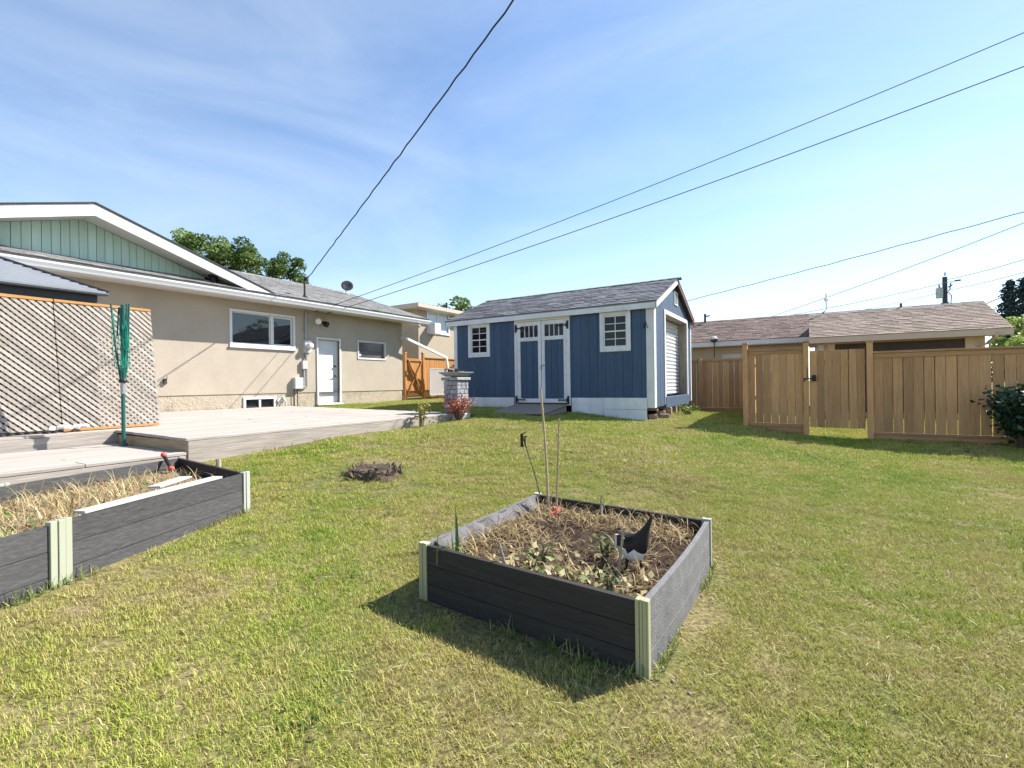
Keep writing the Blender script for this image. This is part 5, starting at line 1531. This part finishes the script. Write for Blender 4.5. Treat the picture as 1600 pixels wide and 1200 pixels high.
shrub('dark blue green low bush spreading out of frame by the fence', 3.55, 10.45, GZ(3.5, 10.5), 60, 1.0, .7, 40, .10, DARKL, .45)
shrub('small pale weed on the shaded lawn before the dark bush', 2.12, 10.0, GZ(2.12, 10.0), 4, .13, .05, 5, .035, YELL, .8)
shrub('low green weeds growing at the shed corner bricks', -2.45, 12.1, GZ(-2.45, 12.1), 14, .22, .3, 14, .06, TREEL, .5)

# ------------------------------------------------------------------ neighbouring buildings
rng = random.Random(31)
nb = thing('neighbour_house', 'tan stucco neighbour house with shallow roof and air conditioner in its window', 'house', (-18, 20, .8))
NX, NY0 = -15.05, 16.45
mpN = lambda u, v, d: (NX - d, u, v)
mb = MB()
wall_sheet(mb, mpN, NY0, 27, .5, 4.86, [(17.08, 18.62, 3.93, 4.80)], .12)
mb.add([(NX, NY0, .5), (-24, NY0, .5), (-24, NY0, 4.86), (NX, NY0, 4.86)], [(0, 1, 2, 3)])
mb.add([(-24, NY0, .5), (-24, 27, .5), (-24, 27, 4.86), (-24, NY0, 4.86)], [(0, 1, 2, 3)])
mb.add([(NX, 27, .5), (-24, 27, .5), (-24, 27, 4.86), (NX, 27, 4.86)], [(0, 1, 2, 3)])
mb.build('wall', [TAN, DARKGAP], nb)
mb = MB(); frame_boxes(mb, mpN, 17.03, 18.67, 3.88, 4.85, .06, -.025, .03)
slab(mb, mpN, 17.0, 18.70, 3.82, 3.876, -.05, 0); slab(mb, mpN, 17.80, 17.85, 3.945, 4.785, -.01, .05)
nw = mb.build('window', VINYL, nb)
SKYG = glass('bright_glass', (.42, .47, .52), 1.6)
for a, b in ((17.095, 17.795), (17.855, 18.605)):
    mb = MB(); slab(mb, mpN, a, b, 3.945, 4.785, .04, .05); mb.build('pane', SKYG, nw)
MB().box(NX - .0 + .002, 17.10, 3.78, NX + .42, 17.55, 4.28).build('air_conditioner', VINYL, nb, bevel=.015)
mb = MB(); mb.hexa([(-14.58, 15.95, 4.86), (-14.58, 27.4, 4.86), (-24.5, 27.4, 4.86), (-24.5, 15.95, 4.86), (-14.58, 15.95, 4.885), (-14.58, 27.4, 4.885), (-24.5, 27.4, 4.885), (-24.5, 15.95, 4.885)]); mb.build('soffit', SOFFIT, nb)
mb = MB()
mb.box(-14.58, 15.95, 4.887, -14.555, 27.4, 5.06); mb.box(-24.5, 15.925, 4.887, -14.556, 15.949, 5.06)
mb.build('gutter', PEACH, nb)
mb = MB(); a = [(-14.55, 15.92, 5.06), (-14.55, 27.4, 5.06), (-24.5, 27.4, 5.06), (-24.5, 15.92, 5.06)]
mb.add(a + [(-18.5, 19.9, 5.52), (-18.5, 23.5, 5.52), (-20.5, 23.5, 5.52), (-20.5, 19.9, 5.52)], [(0, 1, 5, 4), (1, 2, 6, 5), (2, 3, 7, 6), (3, 0, 4, 7), (4, 5, 6, 7)])
nr_ = mb.build('roof', SHINGLE, nb)
mb = MB(); mb.tube([(-16.2, 19.9, 5.2), (-16.2, 19.9, 5.75)], .06, 8); mb.build('vent_pipe', STEEL, nr_)
mb = MB(); mb.tube([(NX + .05, 17.35, .8), (NX + .05, 17.35, 2.6)], .03, 6); mb.build('conduit', GALV, nb)

# brown roofed garage across the fence
ga = thing('garage', 'neighbour garage with brown shingle roof and wide dark door', 'garage', (2.4, 20, .3))
mb = MB()
mb.box(.30, 18.02, .1, 4.20, 22.0, 2.56)
mb.build('wall', PEACH, ga)
mb = MB(); mb.box(.78, 17.985, .3, 3.78, 18.015, 2.50); mb.build('garage_door', BROWNDOOR, ga)
MB().box(.58, 17.98, .2, .775, 18.015, 2.55).build('door_trim', PEACH, ga); MB().box(3.785, 17.98, .2, 4.0, 18.015, 2.55).build('door_trim', PEACH, ga)
MB().box(.34, 17.93, 2.30, .48, 18.01, 2.52).build('lamp', GALV, ga)
ge, grz = 2.70, 3.70
ry = 19.9
mb = MB()
for y0, y1 in ((17.5, ry), (22.3, ry)):
    mb.hexa([(.12, y0, ge - .03), (4.58, y0, ge - .03), (4.58, y1, grz - .03), (.12, y1, grz - .03), (.12, y0, ge), (4.58, y0, ge), (4.58, y1, grz), (.12, y1, grz)])
gro = mb.build('roof', BROWNSH, ga)
MB().box(.10, 17.46, ge - .17, 4.62, 17.50, ge - .005).build('fascia_board', PEACH, gro)
MB().box(.10, 17.501, ge - .16, 4.60, 18.0, ge - .14).build('soffit', PEACH, gro)
for xx in (.10, 4.585):
    mb = MB(); mb.hexa([(xx, 17.5, ge - .15), (xx + .025, 17.5, ge - .15), (xx + .025, ry, grz - .15), (xx, ry, grz - .15), (xx, 17.5, ge - .01), (xx + .025, 17.5, ge - .01), (xx + .025, ry, grz - .01), (xx, ry, grz - .01)]); mb.build('rake_board', PEACH, gro)
mb = MB(); mb.add([(.3, 18.0, 2.5), (.3, 21.8, 2.5), (.3, ry, 3.6)], [(0, 1, 2)]); mb.add([(4.2, 18.0, 2.5), (4.2, 21.8, 2.5), (4.2, ry, 3.6)], [(0, 1, 2)]); mb.build('gable_end', PEACH, ga)
shingle_field(gro, (.10, 17.45, ge - .01), (1, 0, 0), (0, ry - 17.5, grz - ge), 4.52, math.hypot(ry - 17.5, grz - ge), .32, .143, BROWNSH, 300, rng, th=.024, key=dist0)
mb = MB()
for k in range(19):
    x = .1 + k * .236; zr_ = grz + .012
    mb.add([(x, ry - .15, zr_ - .045), (x + .27, ry - .15, zr_ - .05), (x + .27, ry, zr_ + .03), (x, ry, zr_ + .037), (x + .27, ry + .15, zr_ - .05), (x, ry + .15, zr_ - .045)], [(0, 1, 2, 3), (3, 2, 4, 5)])
tag(mb.build('ridge_cap', SHINGLE, gro), kind='stuff')
mb = MB(); mb.tube([(4.30, 17.47, 2.60), (4.30, 17.5, 2.5), (4.24, 17.9, 2.36), (4.12, 17.97, 2.28), (4.12, 17.97, .5)], .045, 8); mb.build('downspout', PEACH, ga)
MB().tube([(2.65, 19.9, 3.65), (2.65, 19.9, 3.86)], .035, 8).build('vent_pipe', STEEL, gro)
# longer house behind it
h2 = thing('neighbour_house', 'long low neighbour house with mottled brown roof behind the far fence', 'house', (-3, 22, .4))
MB().box(-9, 20.4, .1, .0, 25, 2.72).build('wall', TAN, h2)
mb = MB(); mb.box(-2.8, 20.37, 1.7, -.9, 20.398, 2.45); mb.build('window', mat('curtained_window', (.50, .47, .45), .3, .25, 2, bump=0), h2)
mb = MB()
for y0, y1 in ((19.95, 22.6), (25.25, 22.6)):
    mb.hexa([(-9.4, y0, 2.90), (.24, y0, 2.90), (.24, y1, 4.02), (-9.4, y1, 4.02), (-9.4, y0, 2.93), (.24, y0, 2.93), (.24, y1, 4.05), (-9.4, y1, 4.05)])
hro = mb.build('roof', BROWNSH, h2)
MB().box(-9.4, 19.90, 2.76, .22, 19.948, 2.925).build('gutter', GUTTER, hro)
MB().box(-9.4, 19.95, 2.74, .2, 20.41, 2.76).build('soffit', SOFFIT, hro)
shingle_field(hro, (-4.6, 19.93, 2.935), (1, 0, 0), (0, 2.65, 1.12), 4.82, 2.88, .30, .135, mat('mottled_brown_shingle', (.215, .16, .14), .95, .42, 16, bump=.6, bscale=150, spec=.1, rnd=.3), 300, rng, th=.014, key=dist0)
mb = MB(); mb.tube([(-3.75, 22.4, 3.9), (-3.75, 22.4, 4.36)], .05, 8); mb.tube([(-3.75, 22.4, 4.25), (-3.55, 22.4, 4.27)], .03, 6); mb.build('vent_pipe', STEEL, hro)
# weather mast on the garage ridge
an = thing('antenna_mast', 'short antenna mast with white ball on the left end of the garage ridge', 'antenna', (.62, 19.9, 3.73))
MB().tube([(.40, 19.9, 3.66), (.60, 19.9, 3.80), (.62, 19.9, 3.90), (.62, 19.9, 4.40)], .018, 6).build('mast', METAL, an)
MB().lathe((.62, 19.9, 4.18), [(.01, -.06), (.06, -.03), (.06, .03), (.01, .06)], 10).build('ball', VINYL, an, smooth=True)
# small white yard lamp between fence and house
yl = thing('yard_lamp', 'small white topped lamp standing behind the far fence', 'lamp', (-3.1, 19.9, 2.9))
MB().tube([(-2.98, 19.7, 2.3), (-2.98, 19.7, 2.98)], .02, 6).build('stem', STEEL, yl)
mb = MB(); mb.lathe((-2.98, 19.7, 3.0), [(.03, -.12), (.12, -.08), (.14, .0)], 10); mb.build('cage', STEEL, yl)
MB().lathe((-2.98, 19.7, 3.0), [(.12, .005), (.11, .06), (.05, .11), (.005, .12)], 12).build('dome', VINYL, yl, smooth=True)

# utility pole far beyond the garage
up = thing('utility_pole', 'dark utility pole with transformer beyond the garage roof', 'utility pole', (11.18, 59.6, .4))
MB().tube([(11.18, 59.6, .2), (11.18, 59.6, 10.9)], [.24, .19], 10).build('pole', STEEL, up)
mb = MB(); mb.lathe((10.75, 59.4, 8.9), [(.05, 0), (.27, .03), (.28, .9), (.2, 1.0), (.05, 1.05)], 14); mb.build('transformer', GALV, up)
mb = MB(); mb.tube([(10.75, 59.4, 9.95), (10.72, 59.4, 10.25)], [.07, .04], 8); mb.tube([(11.18, 59.5, 11.0), (11.18, 59.5, 11.35)], [.06, .04], 8); mb.tube([(11.4, 59.5, 9.9), (11.7, 59.5, 10.1)], .06, 6); mb.build('insulator', STEEL, up)
mb = MB(); mb.tube([(11.25, 59.5, 9.2), (11.5, 59.4, 9.7), (11.55, 59.4, 10.25), (11.95, 59.4, 10.45)], .05, 6); mb.box(11.85, 59.3, 10.38, 12.25, 59.55, 10.5); mb.build('lamp_arm', STEEL, up)
mb = MB()
for z in (8.15, 8.4, 7.9): mb.lathe((11.18, 59.6, z), [(.3, 0), (.3, .1)], 12)
mb.tube([(11.55, 59.4, 8.4), (11.6, 59.4, 9.1), (11.4, 59.4, 9.4)], .04, 6); mb.build('band', STEEL, up)

# ------------------------------------------------------------------ overhead cables
def cable(a, b, sag, r, m, label, n=40, twist=0., group='overhead cables'):
    a, b = V3(a), V3(b); pts = []
    for i in range(n + 1):
        t = i / n; p = a.lerp(b, t); p.z -= sag * 4 * t * (1 - t)
        if twist: p += V3((math.sin(t * twist), math.cos(t * twist), math.sin(t * twist * .7))) * r * .55
        pts.append(p)
    o = MB().tube(pts, r, 5).build('overhead_cable', m, None, origin=a)
    return tag(o, label, 'cable', group)
Am = V3((-11.93, 8.5, 4.40)); Pm_ = V3((-4.0, 5.75, 6.42))
cable(Am, Am + (Pm_ - Am) * 2.6, .10, .0125, WIRE, 'twisted black service cable rising steeply from the mast on the bungalow roof', 90, 260)
A1 = V3((-12.2, 8.95, 3.58)); P1 = V3((2.63, 12.17, 7.69)); A2 = V3((-12.2, 9.35, 3.57)); P2 = V3((3.35, 12.02, 7.17))
cable(A1, A1 + (P1 - A1) * 1.5, .30, .008, WIRE, 'upper of the two parallel black cables running from the bungalow eave to the upper right')
cable(A2, A2 + (P2 - A2) * 1.5, .30, .009, WIRE, 'lower of the two parallel black cables running from the bungalow eave to the upper right')
def ext(p, q, e0, e1): p, q = V3(p), V3(q); return p + (p - q) * e0, q + (q - p) * e1
p, q = ext((-5.72, 31.68, 6.67), (7.82, 28.25, 8.39), .25, .5); cable(p, q, .12, .022, WIREG, 'highest of the thin grey cables right of the shed gable', twist=120, n=90)
p, q = ext((-3.9, 36.0, 5.2), (7.82, 28.25, 8.18), .15, .5); cable(p, q, .40, .018, WIREG, 'second thin grey cable, converging with the highest at the right edge')
p, q = ext((-1.6, 51.0, 7.6), (11.7, 59.55, 10.45), .5, 0); cable(p, q, .3, .03, WIREG, 'thin grey cable meeting the utility pole from the left')
cable((11.2, 59.55, 10.6), (18.5, 48, 11.6), .35, .03, WIREG, 'thin grey cable running right from the top of the utility pole')
p, q = ext((-.94, 52.2, 7.2), (11.18, 59.55, 9.55), .5, 0); cable(p, q, .4, .026, WIREG, 'lower thin grey cable left of the utility pole')
cable((11.2, 59.55, 9.6), (18.5, 46, 10.4), .35, .026, WIREG, 'lower thin grey cable right of the utility pole')
cable((8.5, 44, 5.6), (15.0, 46.2, 8.9), .2, .03, WIRE, 'dark cable sloping up into the spruces behind the garage')
# clothesline cable tied to the hook on the house wall is left out: only its shadow shows

# ------------------------------------------------------------------ lawn
GRASS = tint_mat('grass_blade', [(0, (.27, .20, .08)), (.26, (.50, .43, .17)), (.46, (.44, .42, .10)), (.66, (.34, .40, .05)), (.85, (.24, .37, .028)), (1, (.09, .18, .02))], .55, .2, patch=.30, pscale=.75)
def grass_patch(name, size, n, h, wd, seed):
    rs = np.random.default_rng(seed)
    az = rs.uniform(0, 6.28, n)
    o = ribbons(name, np.c_[rs.uniform(-size, size, n), rs.uniform(-size, size, n), np.full(n, -.004)], az, h * rs.uniform(.5, 1.35, n), np.abs(rs.normal(.45, .42, n)), wd * rs.uniform(.7, 1.3, n),
                rs.uniform(.2, 1.5, n), rs.normal(.41, .20, n), GRASS, None, 2, link=False)
    return o
gn, gf = bpy.data.collections.new('grass_near'), bpy.data.collections.new('grass_far')
for k in range(6):
    gn.objects.link(grass_patch('grass_tuft', .10, 260, .031, .0030, 100 + k))
    gf.objects.link(grass_patch('grass_tuft', .16, 240, .034, .0058, 200 + k))
def blocked(x, y, e):
    b = (x > BX0 - e) & (x < BX1 + e) & (y > BY0 - e) & (y < BY1 + e)
    cx, cy = -4.75, 1.2
    lp_ = [(p[0] + (p[0] - cx) * e * .6, p[1] + (p[1] - cy) * e * .6) for p in LBP]
    b |= in_poly(lp_, x, y)
    b |= (x < XF + .02 + e) & (y < 8.0 + e) & (y > 2.85)
    b |= (x < -6.30 + e) & (y < 2.9)
    b |= (x < -6.6) & (y < 8.15 + e)
    b |= (x > SXL - e) & (x < SXR + e) & (y > SY - .08 - e * .5) & (y < SYB + e)
    b |= x < HX + e
    b |= (x > -6.2 - e) & (x < -4.82 + e) & (y > 9.15 - e) & (y < SY)
    b |= (np.hypot((x - sx_), (y - sy_)) < .32)
    b |= np.hypot(x + 6.44, y - 8.2) < .30 + e
    return b
def scatter(name, coll, spacing, d0, d1, e, sc, label=None):
    xs = np.arange(-12.6, 8.6, spacing); ys = np.arange(-1.6, 19, spacing)
    X, Y = np.meshgrid(xs, ys); X = X.ravel() + nrs.uniform(-.5, .5, X.size) * spacing; Y = Y.ravel() + nrs.uniform(-.5, .5, Y.size) * spacing
    c_, s_ = math.cos(R(31.5)), math.sin(R(31.5))
    d = -s_ * X + c_ * Y; l = c_ * X + s_ * Y
    ok = (d > .9) & (np.abs(l) < d * 1.15 + 2.2) & (d >= d0) & (d < d1) & ~blocked(X, Y, e)
    X, Y = X[ok], Y[ok]
    # thin, bare soil around the square bed and worn spots
    wear = np.array([noise.noise((x * .9, y * .9, 9.1)) for x, y in zip(X, Y)])
    nearbed = (X > BX1) & (X < BX1 + .17) & (Y > BY0 - .1) & (Y < BY1 + .1)
    ring = np.hypot(X - sx_, Y - sy_ + .08) < .75
    keep = ~((wear < -.42) & (nrs.uniform(0, 1, len(X)) < .5)) & ~(nearbed & (nrs.uniform(0, 1, len(X)) < .72)) & ~(ring & (nrs.uniform(0, 1, len(X)) < .55))
    X, Y = X[keep], Y[keep]
    me = bpy.data.meshes.new(name)
    me.vertices.add(len(X)); me.vertices.foreach_set('co', np.c_[X, Y, gz(X, Y)].astype(np.float32).ravel())
    o = bpy.data.objects.new(name, me); COL.objects.link(o)
    tag(o, label, None, None, 'stuff')
    ng = bpy.data.node_groups.new(name, 'GeometryNodeTree')
    ng.interface.new_socket('Geometry', in_out='INPUT', socket_type='NodeSocketGeometry'); ng.interface.new_socket('Geometry', in_out='OUTPUT', socket_type='NodeSocketGeometry')
    N = ng.nodes.new; L = ng.links.new
    gi, go = N('NodeGroupInput'), N('NodeGroupOutput')
    ci = N('GeometryNodeCollectionInfo'); ci.inputs['Collection'].default_value = coll; ci.inputs['Separate Children'].default_value = True; ci.inputs['Reset Children'].default_value = True
    ip = N('GeometryNodeInstanceOnPoints'); ip.inputs['Pick Instance'].default_value = True
    r1 = N('FunctionNodeRandomValue'); r1.data_type = 'INT'; r1.inputs[4].default_value = 0; r1.inputs[5].default_value = 5
    r2 = N('FunctionNodeRandomValue'); r2.data_type = 'FLOAT_VECTOR'; r2.inputs[0].default_value = (-.06, -.06, 0); r2.inputs[1].default_value = (.06, .06, 6.283)
    r3 = N('FunctionNodeRandomValue'); r3.data_type = 'FLOAT'; r3.inputs[2].default_value = sc * .75; r3.inputs[3].default_value = sc * 1.25
    L(gi.outputs[0], ip.inputs['Points']); L(ci.outputs[0], ip.inputs['Instance']); L(r1.outputs[2], ip.inputs['Instance Index'])
    L(r2.outputs[0], ip.inputs['Rotation']); L(r3.outputs[1], ip.inputs['Scale']); L(ip.outputs[0], go.inputs[0])
    md = o.modifiers.new('scatter', 'NODES'); md.node_group = ng
    return o
scatter('grass', gn, .115, .9, 6.5, .085, 1.0)
scatter('grass', gf, .17, 6.5, 26, .12, 1.0)
# longer tufts along edges, darker clumps and broad weeds in the lawn
TUFT = tint_mat('tuft_blade', [(0, (.46, .38, .18)), (.4, (.30, .32, .10)), (.7, (.12, .20, .04)), (1, (.07, .14, .03))], .55, .3)
bx, by = [], []
def edge(p, q, n, off):
    for k in range(n):
        t = rng.random(); x = p[0] + (q[0] - p[0]) * t; y = p[1] + (q[1] - p[1]) * t
        if noise.noise((x * 3, y * 3, 5.5)) < -.05: continue
        bx.append(x + off[0] * rng.uniform(.3, 1)); by.append(y + off[1] * rng.uniform(.3, 1))
edge(FR, BR, 190, (.06, 0)); edge(FL, FR, 200, (0, -.06)); edge(Pm, A, 260, (.06, .02)); edge(D_, Pm, 260, (.06, .02)); edge(A, B, 150, (.0, .06))
edge((XF, 2.9), (XF, 7.9), 300, (.07, 0)); edge((HX, 8.3), (HX, 12.5), 300, (.10, 0)); edge((SXL, SY), (-6.3, SY), 120, (0, -.07)); edge((-4.7, SY), (SXR, SY - .06), 200, (0, -.1)); edge((1.05, FY), (5, FY), 260, (0, -.08)); edge((-1.1, FY), (0, FY), 90, (0, -.08)); edge((0, FY), (1, FY), 60, (0, .2)); edge((SXR, SY), (SXR, SYB), 170, (.12, 0))
for k in range(46):     # clumps out in the lawn
    x, y = rng.uniform(-6, 5), rng.uniform(.2, 10.5)
    if blocked(np.array([x]), np.array([y]), .15)[0]: continue
    for q in range(rng.randint(8, 26)): bx.append(x + rng.gauss(0, .07)); by.append(y + rng.gauss(0, .07))
for k in range(230):
    a = rng.uniform(0, 6.28); q = rng.uniform(.24, .42); bx.append(sx_ + math.cos(a) * q); by.append(sy_ + math.sin(a) * q)
bx, by = np.array(bx), np.array(by); n = len(bx)
ribbons('grass_tufts', np.c_[bx, by, gz(bx, by) - .005], U(0, 6.28, n), U(.04, .12, n), U(0, .6, n), U(.004, .008, n), U(.3, 1.8, n), np.clip(nrs.normal(.55, .25, n), 0, 1), TUFT, None, 4, kind='stuff')
wq = []
for k in range(34):
    x, y = rng.uniform(-5.5, 4.5), rng.uniform(.6, 8.5)
    if blocked(np.array([x]), np.array([y]), .1)[0]: continue
    m_ = rng.randint(10, 26)
    wq.append(np.c_[x + nrs.normal(0, .06, m_), y + nrs.normal(0, .06, m_), GZ(x, y) + U(.012, .04, m_)])
wq = np.concatenate(wq); v, f = leafquads(len(wq), wq[:, 0], wq[:, 1], wq[:, 2], U(.015, .04, len(wq)), 3)
tag(raw_mesh('broadleaf_weeds', v, f, TREEL, np.repeat(U(.0, .5, len(wq)), 4)), kind='stuff')
# straw clippings lying on the lawn
n = 6000
bx = U(-6, 5, n); by = U(-.6, 9, n)
ok = ~blocked(bx, by, .02); bx, by = bx[ok], by[ok]; n = len(bx)
ribbons('dry_clippings', np.c_[bx, by, gz(bx, by) + U(.008, .035, n)], U(0, 6.28, n), U(.03, .10, n), U(1.25, 1.75, n), U(.002, .004, n), U(-.4, .6, n), np.clip(nrs.normal(.66, .15, n), .3, .85), STRAW, None, 3, kind='stuff')
# pale bare earth and pebbles beside the square bed
mb = MB()
for k in range(46):
    x = BX1 + abs(rng.gauss(0, .10)) + .02; y = rng.uniform(BY0 - .1, BY1 + .15); r = rng.uniform(.004, .011); z = GZ(x, y)
    mb.lathe((x, y, z), [(r * .6, -.004), (r, r * .3), (r * .5, r * .8), (.001, r * .85)], 6)
tag(mb.build('pebbles', mat('pale_pebble', (.30, .26, .20), .9, .2, 8, bump=.2), None), kind='stuff')
